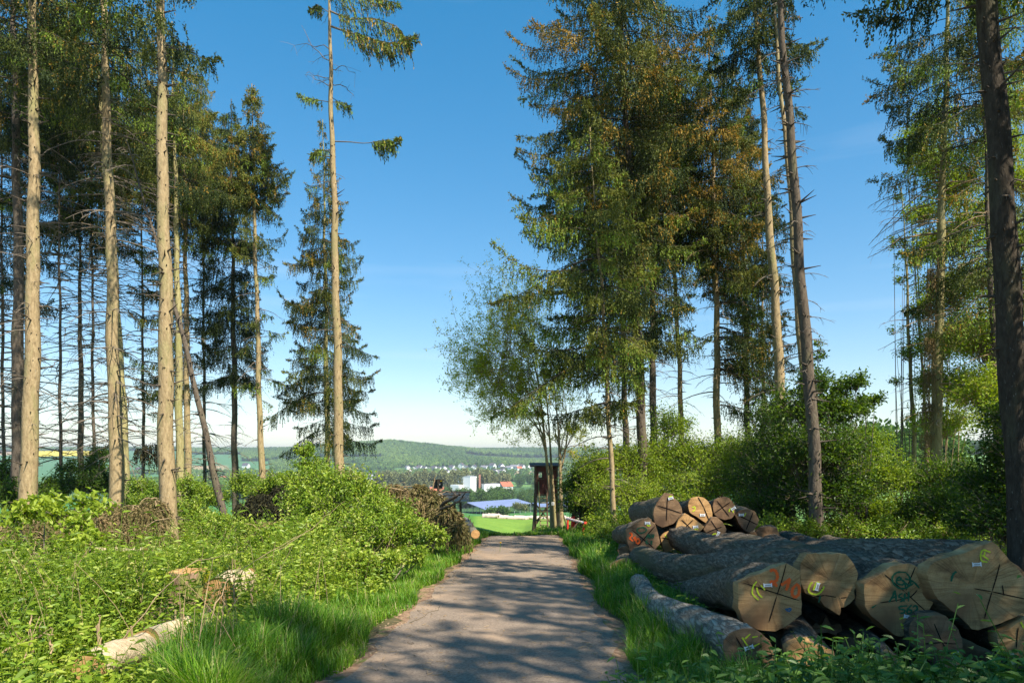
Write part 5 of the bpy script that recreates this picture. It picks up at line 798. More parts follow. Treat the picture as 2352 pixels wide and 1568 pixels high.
def cover(name,label,xr,yr,area,dens,h,leaf,mat,tint,seed,cat=None,tvar=.13):
    """leaves on short stems; xr(y) gives the limits across, h(x,y) the height"""
    rng=np.random.default_rng(seed); mb=MB(); y=rng.uniform(*yr,int(area*dens*3)); 
    keep=rng.random(len(y))<np.clip((8/y)**1.0,.0,1); y=y[keep]; a,b=xr(y); x=a+(b-a)*rng.random(len(y)); ok=rng.random(len(y))<np.clip((b-a)/12,0,1); x,y=x[ok],y[ok]
    ok=clear(x,y); x,y=x[ok],y[ok]; n=len(x); k=9; sp_=(np.floor(hash2(x*1.3+5,y*1.3)*3+rng.normal(0,.45,n)).astype(int))%3
    hh=h(x,y)*rng.uniform(.4,1.1,n)*np.where(rng.random(n)<.06,1.45,1)*np.array([1.15,.7,.95])[sp_]; g=G(x,y)
    lean=rng.normal(0,.25,(n,2))*hh[:,None]
    j=np.repeat(np.arange(n),k); lev=np.tile(np.linspace(.22,1,k),n)+rng.normal(0,.05,n*k); az=np.tile(np.arange(k)*2.4,n)+rng.uniform(0,6.28,n)[j]+rng.normal(0,.3,n*k)
    pos=np.stack([x[j]+lean[j,0]*lev**1.5,y[j]+lean[j,1]*lev**1.5,g[j]+hh[j]*lev],-1); sc_=np.maximum(1,(y/9)**.6)
    L=leaf*rng.uniform(.6,1.3,n*k)*sc_[j]*(1.25-.5*lev)*np.array([1.25,.8,1.0])[sp_][j]; d=np.stack([np.cos(az),np.sin(az),rng.uniform(-.45,.5,n*k)],-1)
    st=rng.normal(0,tvar,n)+.22*(hash2(x*.7,y*.7)-.5)*2
    kites(mb,pos,d,L,L*np.array([.42,.8,.6])[sp_][j],np.clip(tint+np.array([-.12,.16,0])[sp_][j]+st[j]+rng.normal(0,.07,n*k),0,1),fold=.18,rng=rng,up=np.array([0,0,1.2]))
    m=min(n,9000); q=rng.choice(n,m,replace=False); t=np.linspace(0,1,4)[None,:,None]; a=np.stack([x[q],y[q],g[q]],-1)[:,None]; e=np.stack([lean[q,0],lean[q,1],hh[q]],-1)[:,None]
    pp=a+np.concatenate([e[...,:2]*t**1.5,e[...,2:]*t],-1); tubes(mb,pp,np.full((m,4),.003)*sc_[q][:,None],3,0,tint-.1)
    o=mb.build(name,M[mat]); tag(o,label,cat or name.replace('_',' '),kind='stuff'); return o
rl=lambda y:roadx(y)-1.45
Hh=lambda x,y:(.22+.50*np.clip((rl(y)-x)/2.2,0,1)+.25*hash2(x*.5+3,y*.5))*(.5+.95*hash2(x*2.1+1,y*1.9+2))*np.where(y<7.5,.62,1)*np.where(y>14,.62,1)*np.where((x<-4.2)&(y>11),.62,1)
cover('undergrowth','dense pale green nettles and brambles covering the left bank',lambda y:(np.maximum(-.80*y-1.0,-20),rl(y)-.75+.25*np.sin(y*1.3)),(3.6,15),120,78,Hh,.075,'under',.55,1)
cover('far_undergrowth','leafy undergrowth between the left trunks',lambda y:(-.82*y,rl(y)-.8),(15,31),260,34,lambda x,y:Hh(x,y)*1.05,.075,'under',.5,2)
cover('nettle_patch','nettles and ground elder growing before the log ends',lambda y:(np.where(y<5.1,.75+0*y,1.55+0*y),.8*y+.6),(3.55,5.65),12,260,lambda x,y:(.32+.26*hash2(x*2,y*2))*np.clip(1.28-(y-4)*.42,.28,1.15)*np.clip(.72+.12*x,.75,1.2),.09,'nettle',.72,3)
cover('broad_leaved_weeds','bigger leaved nettles and young elder standing in patches on the left bank',lambda y:(np.maximum(-.80*y-1.0,-20),rl(y)-1.0),(3.6,10),60,16,lambda x,y:Hh(x,y)*1.15+.05,.098,'leaf',.78,9)
cover('right_undergrowth','low undergrowth round the log stacks and shrubs',lambda y:(np.where(y<16,roadx(y)+1.9,roadx(y)+2.2),np.where((y>5.6)&(y<17.5),roadx(y)+2.5,1.25*y)),(5.6,30),190,36,lambda x,y:.28+.35*hash2(x,y)*np.clip((y-10)/10,0.2,1),.075,'under',.38,4)
def stalks():
    rng=np.random.default_rng(77); n=520; y=5.3+13*rng.random(n)**1.2; x=rl(y)-.6-(.75*y-1)*rng.random(n); ok=clear(x,y); x,y=x[ok],y[ok]; n=len(x); h=rng.uniform(.45,1.0,n); t=np.linspace(0,1,5)[None,:]; az=rng.uniform(0,6.28,n); b=h*rng.uniform(.05,.6,n)
    Pp=np.stack([x[:,None]+np.cos(az)[:,None]*b[:,None]*t**1.6,y[:,None]+np.sin(az)[:,None]*b[:,None]*t**1.6,G(x,y)[:,None]+h[:,None]*t],-1); mb=MB(); tubes(mb,Pp,np.linspace(1,.4,5)[None]*rng.uniform(.0025,.006,(n,1)),4); tag(mb.build('dry_stalks',M['twigdry']),'dead brown stalks poking out of the nettles on the left bank','dry stalks',kind='stuff')
stalks()
cover('side_undergrowth','low growth on the forest floor beyond the log stacks',lambda y:(9.6+0*y,22+0*y),(5,18),150,14,lambda x,y:.2+.3*hash2(x,y),.09,'under',.3,6)
# ------------------------------------------------------------------ grass
def grass(name,label,xr,yr,n,h,w,tint,seed,w2=None):
    rng=np.random.default_rng(seed); y=yr[0]+(yr[1]-yr[0])*rng.random(n)**1.35; a,b=xr(y); x=a+(b-a)*rng.random(n); g=G(x,y); hh=h*rng.uniform(.3,1.35,n)*(.45+1.0*hash2(x*2.3,y*2.3)); az=rng.uniform(0,6.28,n); bd=hh*rng.uniform(.15,.9,n)
    ww=w*np.maximum(1,(y/7))*rng.uniform(.7,1.3,n); px=np.cos(az+1.57)*ww; py=np.sin(az+1.57)*ww; lv=np.array([0,.4,.75,1]); wf=np.array([1,.9,.6,.08])
    X=x[:,None]+np.cos(az)[:,None]*bd[:,None]*lv**2; Y=y[:,None]+np.sin(az)[:,None]*bd[:,None]*lv**2; Z=g[:,None]-.01+hh[:,None]*(lv-.25*lv**3*(bd/hh)[:,None])
    Lf=np.stack([X-px[:,None]*wf,Y-py[:,None]*wf,Z],-1); Rt=np.stack([X+px[:,None]*wf,Y+py[:,None]*wf,Z],-1); V=np.stack([Lf,Rt],2).reshape(n,8,3)
    q=np.array([[0,1,3,2],[2,3,5,4],[4,5,7,6]]); Fc=(q[None]+(np.arange(n)*8)[:,None,None]).reshape(-1,4); tn=np.clip(rng.normal(tint,.2,n)+.45*(hash2(x*1.4,y*1.4)-.5),0,.9); tn=np.where(rng.random(n)<.07,1,tn)
    mb=MB(); mb.add(V.reshape(-1,3),Fc,np.repeat(tn,3)); o=mb.build(name,M['grass']); tag(o,label,'grass',kind='stuff'); return o
grass('verge_grass','grass verge along the left road edge',lambda y:(roadx(y)-2.5-.35*np.sin(y*.9),roadx(y)-1.42+.12*np.sin(y*2.1)),(3.6,28),52000,.20,.0035,.5,1)
grass('tall_grass','lush tall grass at the lower left by the road',lambda y:(np.maximum(-.42*y-.2,-3.1)+.4*np.sin(y*2),roadx(y)-1.65),(3.5,8.2),30000,.36,.0042,.42,2)
grass('right_verge_grass','grass verge between the road and the log stacks',lambda y:(roadx(y)+1.42+.12*np.sin(y*1.7),roadx(y)+2.35+.35*np.sin(y*.8)+np.clip((y-14)*.12,0,1.6)),(3.6,30),52000,.27,.0035,.42,3)
grass('crest_grass','short grass at the far end of the road',lambda y:(np.where(y<29,roadx(y)-2.2,roadx(y)-2.6),roadx(y)+6),(26.3,38),26000,.16,.006,.6,4)
# ------------------------------------------------------------------ hunting stand
def stand():
    Y=36; base=P(1250,1214,Y); base[2]=float(G(base[0],base[1])); o=base; s=Y/F
    root=thing('hunting_stand','roofed wooden hunting stand on tall legs beside the ash trunks','hunting stand',base)
    X=lambda px:(px-CX)*s; Z=lambda py:-(py-HY)*s
    xl,xr=X(1229),X(1279); y0,y1=Y-.6,Y+.7; zf,zt=Z(1134),Z(1071)
    g=base[2]
    # walls as separate boards round openings
    w=MB(); th=.05
    def wallx(y,x0,x1,z0,z1): box(w,((x0+x1)/2,y,(z0+z1)/2),(x1-x0,th,z1-z0))
    def wally(x,ya,yb,z0,z1): box(w,(x,(ya+yb)/2,(z0+z1)/2),(th,yb-ya,z1-z0))
    a,b=X(1236),X(1246); wz0,wz1=Z(1097),Z(1084)
    for y in (y0,y1):
        wallx(y,xl,a,zf,zt); wallx(y,b,xr,zf,zt); wallx(y,a,b,zf,wz0); wallx(y,a,b,wz1,zt)
    wally(xl,y0+th/2,y1-th/2,zf,wz0); wally(xl,y0+th/2,y1-th/2,wz1+.1,zt); wally(xl,y0+th/2,y0+.3,wz0,wz1+.1); wally(xl,y1-.3,y1-th/2,wz0,wz1+.1)
    wally(xr,y0+th/2,y1-th/2,zf,zt); box(w,((xl+xr)/2,Y+.05,zf-.03),(xr-xl-.1,1.2,.06)); w.build('cabin',M['redboard'],root,o)
    t=MB()
    for (c,d) in ((((a+b)/2,y0-.04,wz1+.03),(b-a+.12,.05,.06)),(((a+b)/2,y0-.04,wz0-.03),(b-a+.12,.05,.06)),((xl+.02,y0-.045,(zf+zt)/2),(.07,.05,zt-zf)),((xr-.02,y0-.045,(zf+zt)/2),(.07,.05,zt-zf)),(((xl+xr)/2+.05,y0-.05,Z(1134)),(xr-xl+.1,.06,.09)),((X(1268),y0-.05,Z(1078)),(.5,.04,.05))): box(t,c,d)
    t.build('window_frame',M['wood'],root,o)
    t=MB(); box(t,(X(1268),y0-.10,Z(1100)),(.52,.16,.07)); box(t,(X(1269),y0-.10,Z(1114)),(.36,.14,.05)); t.build('ledge',M['greenwood'],root,o)
    t=MB(); rx=MB(); c=np.array([(xl+xr)/2-.04,Y,zt+.1]); box(t,c,(xr-xl+.50,1.75,.07),rx=.07); t.build('roof',M['felt'],root,o)
    for k,(x,y) in enumerate(((xl+.03,y0+.04),(xr-.05,y0+.04),(xl+.03,y1-.04),(xr-.05,y1-.04))):
        l=MB(); sx=-.10 if k%2==0 else .12; gg=float(G(x+sx,y)); 
        tubes(l,np.array([[x+sx,y+(-.1 if k<2 else .15),gg-.15],[x+sx*.5+.02,y,(gg+zf)/2],[x,y,zf+.02]]),np.array([.09,.08,.07]),8,cap=True); l.build('leg',M['wood'],root,o)
    l=MB(); bar(l,[X(1238)+.05,y0-.45,g-.1],[X(1235.5),y0-.12,Z(1104)],.035,7); l.build('ladder_rail',M['greenwood'],root,o)
    l=MB(); bar(l,[X(1256),y0-.5,g-.1],[X(1254),y0-.12,Z(1122)],.045,7); l.build('ladder_rail',M['wood'],root,o)
    for k,py in enumerate((1208,1200,1191,1182,1172,1162,1152,1142)):
        f=(Z(py)-g)/(Z(1122)-g); yy=y0-.5+.38*f; l=MB(); bar(l,[X(1237)+.08*(1-f),yy,Z(py)],[X(1256),yy,Z(py)+.01],.03,6); l.build('rung',M['greenwood'],root,o)
    for (p,q) in (([X(1231),y0+.02,Z(1200)],[X(1262),y0+.02,Z(1150)]),([X(1262),y0+.05,Z(1196)],[X(1232),y0+.06,Z(1158)]),([X(1232),y1,Z(1200)],[X(1276),y1,Z(1150)]),([X(1278),y0,Z(1140)],[X(1302),y0-.2,g+.1]),([X(1272),y1,Z(1150)],[X(1296),y1+.3,g])):
        l=MB(); bar(l,p,q,.04,6); l.build('brace',M['wood'],root,o)
stand()
# ------------------------------------------------------------------ ash with several stems, leaf buds opening
def ash(name,label,base_px,Y,stems,seed,crownc,spread,n1,leafn,tint=.66):
    rng=np.random.default_rng(seed); b=P(*base_px,Y); b[2]=float(G(b[0],b[1])); root=thing(name,label,'ash tree',b); tb=MB(); lf=MB(); starts=[]
    for (pts,w) in stems:
        p=np.array([P(x,y,Y+dy) for x,y,dy in pts]); 
        if pts[0][1]>1180: p[0,2]=min(p[0,2],b[2])-.1
        t=np.linspace(0,len(p)-1,26); q=np.stack([np.interp(t,np.arange(len(p)),p[:,k]) for k in range(3)],-1); k_=np.ones(5)/5
        for a in range(3): pad=np.pad(q[:,a],(2,2),mode='reflect',reflect_type='odd'); q[:,a]=np.convolve(pad,k_,'valid')
        r=w/2/F*Y*np.linspace(1,.18,26); r[:3]*=[1.35,1.15,1.05]; tubes(tb,q,r,9,0,cap=True,disp=rng.normal(0,.03,(1,26,9))); starts.append((q,r))
    tb.build('trunk',M['bark'],root,b,True)
    br=MB(); A=[];Rr=[]; tips=[]
    for (q,r) in starts:
        for k in range(n1):
            i=rng.integers(14,26) if len(q)>9 else 0; s=q[i]; tgt=np.array(crownc[rng.integers(len(crownc))]); tgt=P(tgt[0],tgt[1],Y+rng.normal(0,spread))+rng.normal(0,.35,3)
            L=np.linalg.norm(tgt-s)
            if L<.5 or L>6.6: continue
            t=np.linspace(0,1,9)[:,None]; p=s*(1-t)+tgt*t; p[:,2]+=(np.sin(t[:,0]*math.pi)*.10*L); p+=np.cumsum(rng.normal(0,.022,(9,3)),0); A.append(p); Rr.append(np.linspace(max(.014,r[i]*.45),.006,9))
    A=np.array(A);Rr=np.array(Rr); RB={}
    def sub(A,m,frac,r0,up):
        nB=len(A); i=np.repeat(np.arange(nB),m); K=A.shape[1]; lo=rng.uniform(.3,1,nB*m)*(K-1); l=np.minimum(lo.astype(int),K-2); f=(lo-l)[:,None]; s=A[i,l]*(1-f)+A[i,l+1]*f; ax=nrm(A[i,l+1]-A[i,l]); Lb=np.linalg.norm(A[i,-1]-A[i,0],axis=1)
        d=nrm(ax+rng.normal(size=(len(i),3))*.7+[0,0,up]); ln=Lb*rng.uniform(.4,1,len(i))*frac; t=np.linspace(0,1,6)[None,:,None]; Q=s[:,None]+d[:,None]*(t*ln[:,None,None]); Q[:,:,2]+=-(t[...,0]**2)*ln[:,None]*.35+(t[...,0]**3)*ln[:,None]*.45
        Q+=np.cumsum(rng.normal(0,.012,Q.shape),1); RB[len(RB)]=(Q,r0*.9); return Q
    B=sub(A,5,.5,.009,.1); Cc=sub(B,3,.6,.0055,.15); 
    for k in range(len(A)):
        br=MB(); tubes(br,A[k],Rr[k],5)
        for z_,per in ((0,5),(1,15)): Q,r_=RB[z_]; Q=Q[k*per:(k+1)*per]; tubes(br,Q,np.linspace(1,.5,6)[None]*np.full((per,1),r_),3)
        br.build('branch',M['twigdry'],root,b)
    T=np.concatenate([Cc[:,-1],Cc[:,4],B[:,-1],B[:,3],A[:,-1]]); sel=rng.random(len(T))<leafn; T=T[sel]; k=10; j=np.repeat(np.arange(len(T)),k); pos=T[j]+rng.normal(0,.08,(len(j),3)); d=rng.normal(size=(len(j),3)); 
    kites(lf,pos,d,rng.uniform(.06,.12,len(j)),rng.uniform(.03,.055,len(j)),np.clip(rng.normal(tint,.22,len(T))[j]+rng.normal(0,.1,len(j)),0,1),rng=rng); lf.build('crown',M['leafspring'],root,b); return root
cc=[(1060,860),(1075,820),(1090,890),(1100,780),(1110,930),(1120,730),(1130,850),(1140,790),(1150,700),(1150,960),(1165,900),(1170,760),(1180,820),(1190,700),(1195,870),(1200,740),(1205,940),(1215,800),(1225,860),(1120,980),(1170,1000),(1085,850),(1130,760),(1160,840),(1210,990),(1230,930),(1180,720),(1215,700),(1235,780),(1150,880)]
ash('ash_tree','bare branched ash with opening leaf buds over the hunting stand',(1268,1205),33.5,[([(1270,1206,0),(1264,1130,0),(1256,1060,0),(1250,1000,0),(1243,920,0),(1230,840,0),(1200,740,0)],9.5),([(1275,1206,.4),(1272,1140,.4),(1266,1070,.3),(1262,990,.3),(1254,900,.3),(1245,800,.3)],8),([(1262,1090,0),(1250,1020,.3),(1225,960,.5),(1180,900,.4),(1130,850,.2)],5),([(1254,1030,0),(1235,960,-.4),(1205,880,-.5),(1160,790,-.4)],4.5),([(1250,1000,0),(1215,960,.1),(1170,930,.2),(1120,900,.3)],4)],3,cc,1.1,24,.9,.5)
cc2=[(1280,900),(1300,940),(1320,980),(1310,1010),(1270,960),(1330,1020),(1290,1040),(1255,1000),(1300,1060),(1340,990),(1265,860),(1285,850)]
ash('ash_tree','second ash with two straight stems touching the hunting stand wall',(1290,1206),33,[([(1289,1208,0),(1288,1150,0),(1287,1080,0),(1284,1000,0),(1276,920,0)],13),([(1286,1090,.1),(1298,1040,.2),(1305,990,.2),(1312,960,.2)],5)],5,cc2,.8,13,.5,.62)
mb=MB(); Yd=32.9; 
# white letter plate on the ash stem, as on the photo
pl_=P(1270,1156,33.15); pt=[o for o in sc.objects if o.get('label','').startswith('bare branched ash')][0]; b=MB(); box(b,pl_,(.13,.012,.15)); plate=b.build('letter_plate',M['white'],pt,np.array(pt.location))
b=MB(); nn=np.array([0,-1.,0]); q=lambda x,z: pl_+np.array([x,-.009,z])
ribbon(b,smoothline([q(-.03,.045),q(-.03,-.045)]),.018,nn); ribbon(b,smoothline([q(-.03,.045),q(.02,.03),q(.032,0),q(.02,-.03),q(-.03,-.045)]),.018,nn); b.build('letter',M['black'],plate,np.array(pt.location))
# ------------------------------------------------------------------ red barrier
def barrier():
    Y=24.6; base=P(1320,1230,Y); base[2]=float(G(base[0],base[1])); root=thing('road_barrier','chipped red barrier post frame with a white rail beside the road end','barrier',base); o=base
    def gp(px,dy): x=(px-CX)/F*(Y+dy); return np.array([x,Y+dy,float(G(x,Y+dy))-.1])
    def up(p,py,dy): return np.array([p[0],p[1],-(py-HY)/F*(Y+dy)])
    for (px,dy,py,w) in ((1304,0,1189,.05),(1316,.25,1186,.10),(1340.5,-.8,1200,.06)):
        p=gp(px,dy); t=up(p,py,dy); m=MB(); box(m,(p+t)/2,(w*1.2,w*1.2,t[2]-p[2]),rz=.2); m.build('post',M['red'],root,o)
    a=up(gp(1302,0),1191,0); c=up(gp(1344,-.8),1202,-.8); m=MB(); bar(m,a+[0,-.08,.02],c+[0,-.08,.02],.045,10); m.build('rail',M['redwhite'],root,o)
    m=MB(); bar(m,c+[-.05,-.08,.02],c+[.06,-.08,.02],.062,10); m.build('rail_cap',M['red'],root,o)
    p=gp(1304,0); m=MB(); box(m,((p[0]+gp(1316,.2)[0])/2,Y+.1,up(p,1192,0)[2]),(.34,.05,.06),rz=.3); m.build('crossbar',M['red'],root,o)
    m=MB(); bar(m,gp(1304.5,-.1)+[0,0,.15],up(gp(1327,-.2),1199,-.2),.03,6); m.build('brace',M['wood'],root,o)
barrier()
def post():
    Y=27.5; b=P(1319,1214,Y); b[2]=float(G(b[0],b[1])); r=thing('sign_post','dark back of a small sign on a wooden post behind the red barrier','sign',b); m=MB(); bar(m,b-[0,0,.1],P(1314.5,1139,Y),.06,8); m.build('post',M['wood'],r,b)
    m=MB(); box(m,P(1314,1151,Y)+[0,.09,0],(.32,.05,.52)); m.build('panel',M['felt'],r,b)
post()
# ------------------------------------------------------------------ wooden shelter and sign left of the road end
def shelter():
    Y=30; s=Y/F; b=P(1030,1185,Y); b[2]=float(G(b[0],b[1])); r=thing('wooden_shelter','low shelter with a slatted yellow board roof behind the spruce tops','shelter',b)
    for k in range(5):
        z=1131+k*4.6; m=MB(); p=P(1033,z,Y+.3-.12*k); box(m,p,(1.75-.02*k,.16,.055),rx=.25); m.build('roof_board',M['paletimber'],r,b)
    m=MB(); box(m,P(1033,1129,Y+.4),(1.85,.3,.04)); m.build('ridge_board',M['wood'],r,b)
    for px in (1003,1044,1058):
        m=MB(); p=P(px,1150,Y+.35); bar(m,[p[0],p[1],float(G(p[0],p[1]))-.1],P(px,1131,Y+.35),.055,8); m.build('post',M['wood'],r,b)
    p=P(1008,1150,Y-.6); b2=np.array([p[0],p[1],float(G(p[0],p[1]))]); r=thing('notice_board','back of a dark notice board on a pole above the wooden shelter','notice board',b2)
    m=MB(); bar(m,b2-[0,0,.1],P(1006,1101,Y-.6),.05,8); m.build('post',M['wood'],r,b2); m=MB(); bar(m,b2+[0,0,.3],P(1008,1134,Y-.6)+[0,-.02,0],.075,8); m.build('white_sleeve',M['white'],r,b2)
    m=MB(); q=P(1006,1111,Y-.52); box(m,q,(.40,.05,.40)); m.build('panel',M['felt'],r,b2); m=MB(); box(m,P(1005,1101.5,Y-.52),(.56,.12,.035)); m.build('top_rail',M['wood'],r,b2)
    for (px,py,w,h,c) in ((1016,1104,.06,.035,'yellow'),(1013,1112,.04,.05,'white')): m=MB(); box(m,P(px-3,py,Y-.56),(w,.02,h)); m.build('sticker',M[c],r,b2)
shelter()
def snag(label,pts,r0,sub,name='dead_branch_snag'):
    rng=np.random.default_rng(len(label)); a=np.array([P(*p) for p in pts]); b=a[0].copy(); r=thing(name,label,'dead branch',b,'dead branches sticking up'); t=np.linspace(0,len(a)-1,14); q=np.stack([np.interp(t,np.arange(len(a)),a[:,k]) for k in range(3)],-1)+rng.normal(0,.008,(14,3)); m=MB(); tubes(m,q,np.linspace(r0,r0*.3,14),7,cap=True); m.build('limb',M['limb'] if r0>.02 else M['twigdry'],r,b,True)
    for z in range(sub):
        i=rng.integers(4,13); e=q[i]+nrm(rng.normal(size=3)+[0,0,.6])*rng.uniform(.1,.4)*(r0/.04+.3); m=MB(); tubes(m,np.array([q[i],(q[i]+e)/2+rng.normal(0,.02,3),e]),np.array([.35,.25,.12])*r0,5); m.build('side_twig',M['limb'] if r0>.02 else M['twigdry'],r,b)
snag('splintered thick dead branch pointing right over the spruce tops',[(1005,1175,17),(1022,1152,16.8),(1045,1142,16.6),(1058,1134,16.5)],.06,3)
snag('long forked dead branch rising past the splintered one',[(1012,1170,16.6),(1035,1160,16.4),(1055,1152,16.3),(1062,1140,16.3),(1072,1127,16.2)],.035,4)
snag('thin dead branch curving up behind the forked one',[(1040,1150,16.9),(1052,1138,16.9),(1057,1126,16.9)],.022,1)
snag('upright bare twig above the brown spruce tops',[(990,1135,18),(995,1120,18),(998,1100,18),(1000,1092,18)],.02,1)
# saplings and cane stems on the left bank
for i,(lab,pts,r0) in enumerate([('long arching dark cane crossing before the stump',[(640,1262,9),(720,1210,9.2),(790,1150,9.3)],.006),('dark cane leaning from the fallen stem towards the stump',[(235,1520,6),(290,1455,6.1),(370,1360,6.3),(440,1290,6.8),(560,1265,7)],.007),('curved cane springing left of the earth brown log',[(540,1440,6.6),(560,1380,6.8),(590,1330,7),(700,1270,7.4),(800,1225,7.8)],.007),('thin cane leaning right across the dark grass',[(940,1430,6.2),(1000,1400,6.3),(1020,1385,6.3)],.004),('bent pale cane lying by the near fallen stem',[(0,1500,5.2),(60,1470,5.3),(120,1455,5.3)],.012)]): snag(lab,[(x*.82+(40 if i<3 else 0),y,Y) for x,y,Y in pts] if i==2 else pts,r0,3,'bramble_cane')
for lab,x,y,Y,h in [('short broken stake standing beside the near fallen stem',228,1485,5.9,.28),('second broken stake left of the near fallen stem',72,1500,5.5,.35),('stub of a cut sapling with an orange top beside a stake',118,1498,5.5,.2),('cut sapling stub before the earth brown log',515,1440,6.9,.3),('leaning stake right of the stump',580,1395,7.6,.32),('stake between stump and small cut log',540,1400,7.4,.36)]:
    snag(lab,[(x,y,Y),(x-3,y-h*F/Y*.5,Y),(x-1,y-h*F/Y,Y)],.013,0,'cut_sapling')
# ------------------------------------------------------------------ stump and fallen pieces on the left bank
def stump():
    Y=9.6; c=P(432,1385,Y); c[2]=float(G(c[0],c[1])); r=thing('tree_stump','mossy tree stump with a fresh splintered top','stump',c); rng=np.random.default_rng(4); n=36; th=np.arange(n)*2*math.pi/n; top=-(1310-HY)/F*Y
    zs=np.linspace(c[2]-.1,top,9); m=MB(); rr=.25*(1+.05*np.sin(3*th)+.04*np.sin(5*th+1)+rng.normal(0,.012,n)); V=np.array([[ (c[0]+math.cos(a)*q*(1+.35*math.exp(-(z-c[2])/.14)),c[1]+math.sin(a)*q*(1+.35*math.exp(-(z-c[2])/.14)),z+(0 if z<top-.01 else rng.normal(0,.008))) for a,q in zip(th,rr)] for z in zs])
    idx=np.arange(9*n).reshape(9,n); m.add(V.reshape(-1,3),np.stack([idx[:-1],np.roll(idx[:-1],-1,1),np.roll(idx[1:],-1,1),idx[1:]],-1).reshape(-1,4)); m.build('bark',M['logbark2'],r,c,True)
    f=MB(); ct=np.array([[c[0],c[1],top]]); f.add(np.concatenate([V[-1]+[0,0,.001],ct+[0,0,.004]]),[[i,(i+1)%n,n] for i in range(n)]); cf=f.build('cut_face',M['cutwarm'],r,c)
    for k,(dx,w,h) in enumerate(((.02,.05,.09),(-.05,.04,.05),(.07,.03,.04))):
        s=MB(); p=np.array([c[0]+dx,c[1]-.12,top]); s.add([p+[-w/2,0,-.01],p+[w/2,0,-.01],p+[w/2,.03,-.01],p+[-w/2,.03,-.01],p+[.005,.012,h]],[[0,1,4],[1,2,4],[2,3,4],[3,0,4]]); s.build('splinter',M['cutwarm'],r,c)
    mm=MB(); k=900; a=rng.uniform(0,6.28,k); z=rng.uniform(0,1,k); sel=np.sin(a*2+1)>.1; a,z=a[sel],z[sel]; p=np.stack([c[0]+np.cos(a)*.262,c[1]+np.sin(a)*.262,top-.02-z*.12],-1); kites(mm,p,np.stack([np.cos(a),np.sin(a),rng.uniform(-1,1,len(a))],-1),.03,.02,rng.uniform(.1,.6,len(a)),rng=rng); mm.build('moss',M['leafspring'],r,c)['kind']='stuff'
M['logbark2']=surf('stump_bark',[(.3,(.16,.10,.06)),(.6,(.30,.20,.13)),(.8,(.40,.29,.19))],(1,1,.5),14,8,.7,.9,.1,vor=18,extra=[(4,.5,.62,(.16,.19,.04))])
M['spruceflat']=surf('flaky_spruce_bark',[(.25,(.30,.22,.13)),(.5,(.50,.39,.25)),(.75,(.62,.50,.34))],(1,1,1),14,8,.5,.9,.1,vor=30,extra=[(5,.6,.75,(.34,.30,.15))])
stump()
def lying(label,a,b,r0,r1,mat='spruceflat',name='fallen_log',end='cutwarm'):
    rng=np.random.default_rng(int(a[0]+a[1])); A=P(*a);B=P(*b); o=(A+B)/2; r=thing(name,label,'log',o,'cut spruce pieces on the left bank'); K=20; t=np.linspace(0,1,K)[:,None]; p=A*(1-t)+B*t; p[:,2]+=np.sin(t[:,0]*5)*.02; m=MB(); tubes(m,p,np.linspace(r0,r1,K),22,0,disp=rng.normal(0,.018,(1,K,22))+.03*np.sin(np.arange(22)*.9)[None,None,:])
    m.build('bark',M[mat],r,o,True); d=nrm(B-A)
    for q,rr,sg in ((A,r0,-1),(B,r1,1)):
        f=MB(); U=nrm(np.cross(d,[0,0,1.])); W=np.cross(U,d); th=np.arange(24)*2*math.pi/24; V=q+d*sg*.004+(np.cos(th)[:,None]*U+np.sin(th)[:,None]*W)*rr*1.0; f.add(np.concatenate([V,[q+d*sg*.006]]),[[i,(i+1)%24,24] for i in range(24)]); fo=f.build('cut_face',M[end],r,o)
    for z in range(3):
        i=rng.integers(3,K-3); k=MB(); e=p[i]+np.array([rng.normal(0,.1),rng.normal(0,.1),1.])*(r0+rng.uniform(.04,.2)); tubes(k,np.array([p[i],e]),np.array([.014,.009]),6,cap=True); k.build('branch_stub',M['twigdry'],r,o)
    return r
lying('near fallen spruce stem glowing in the sun at the lower left',(205,1538,5.55),(330,1478,6.5),.135,.125)
lying('continuation of the fallen stem almost hidden by nettles',(345,1468,6.7),(640,1385,8.6),.115,.10)
lying('thick cut spruce piece lying next to the stump',(505,1365,9.3),(560,1335,10.2),.24,.23)
lying('small cut spruce piece in the nettles right of the stump',(485,1415,7.9),(555,1398,8.3),.075,.07)
lying('long pale stem lying in front of the brown brash heaps',(150,1268,16.5),(335,1262,16.3),.095,.085)
lying('short log end by the road edge behind the spruce tops',(1068,1196,22),(1092,1226,18.5),.13,.12,'palelogbark')
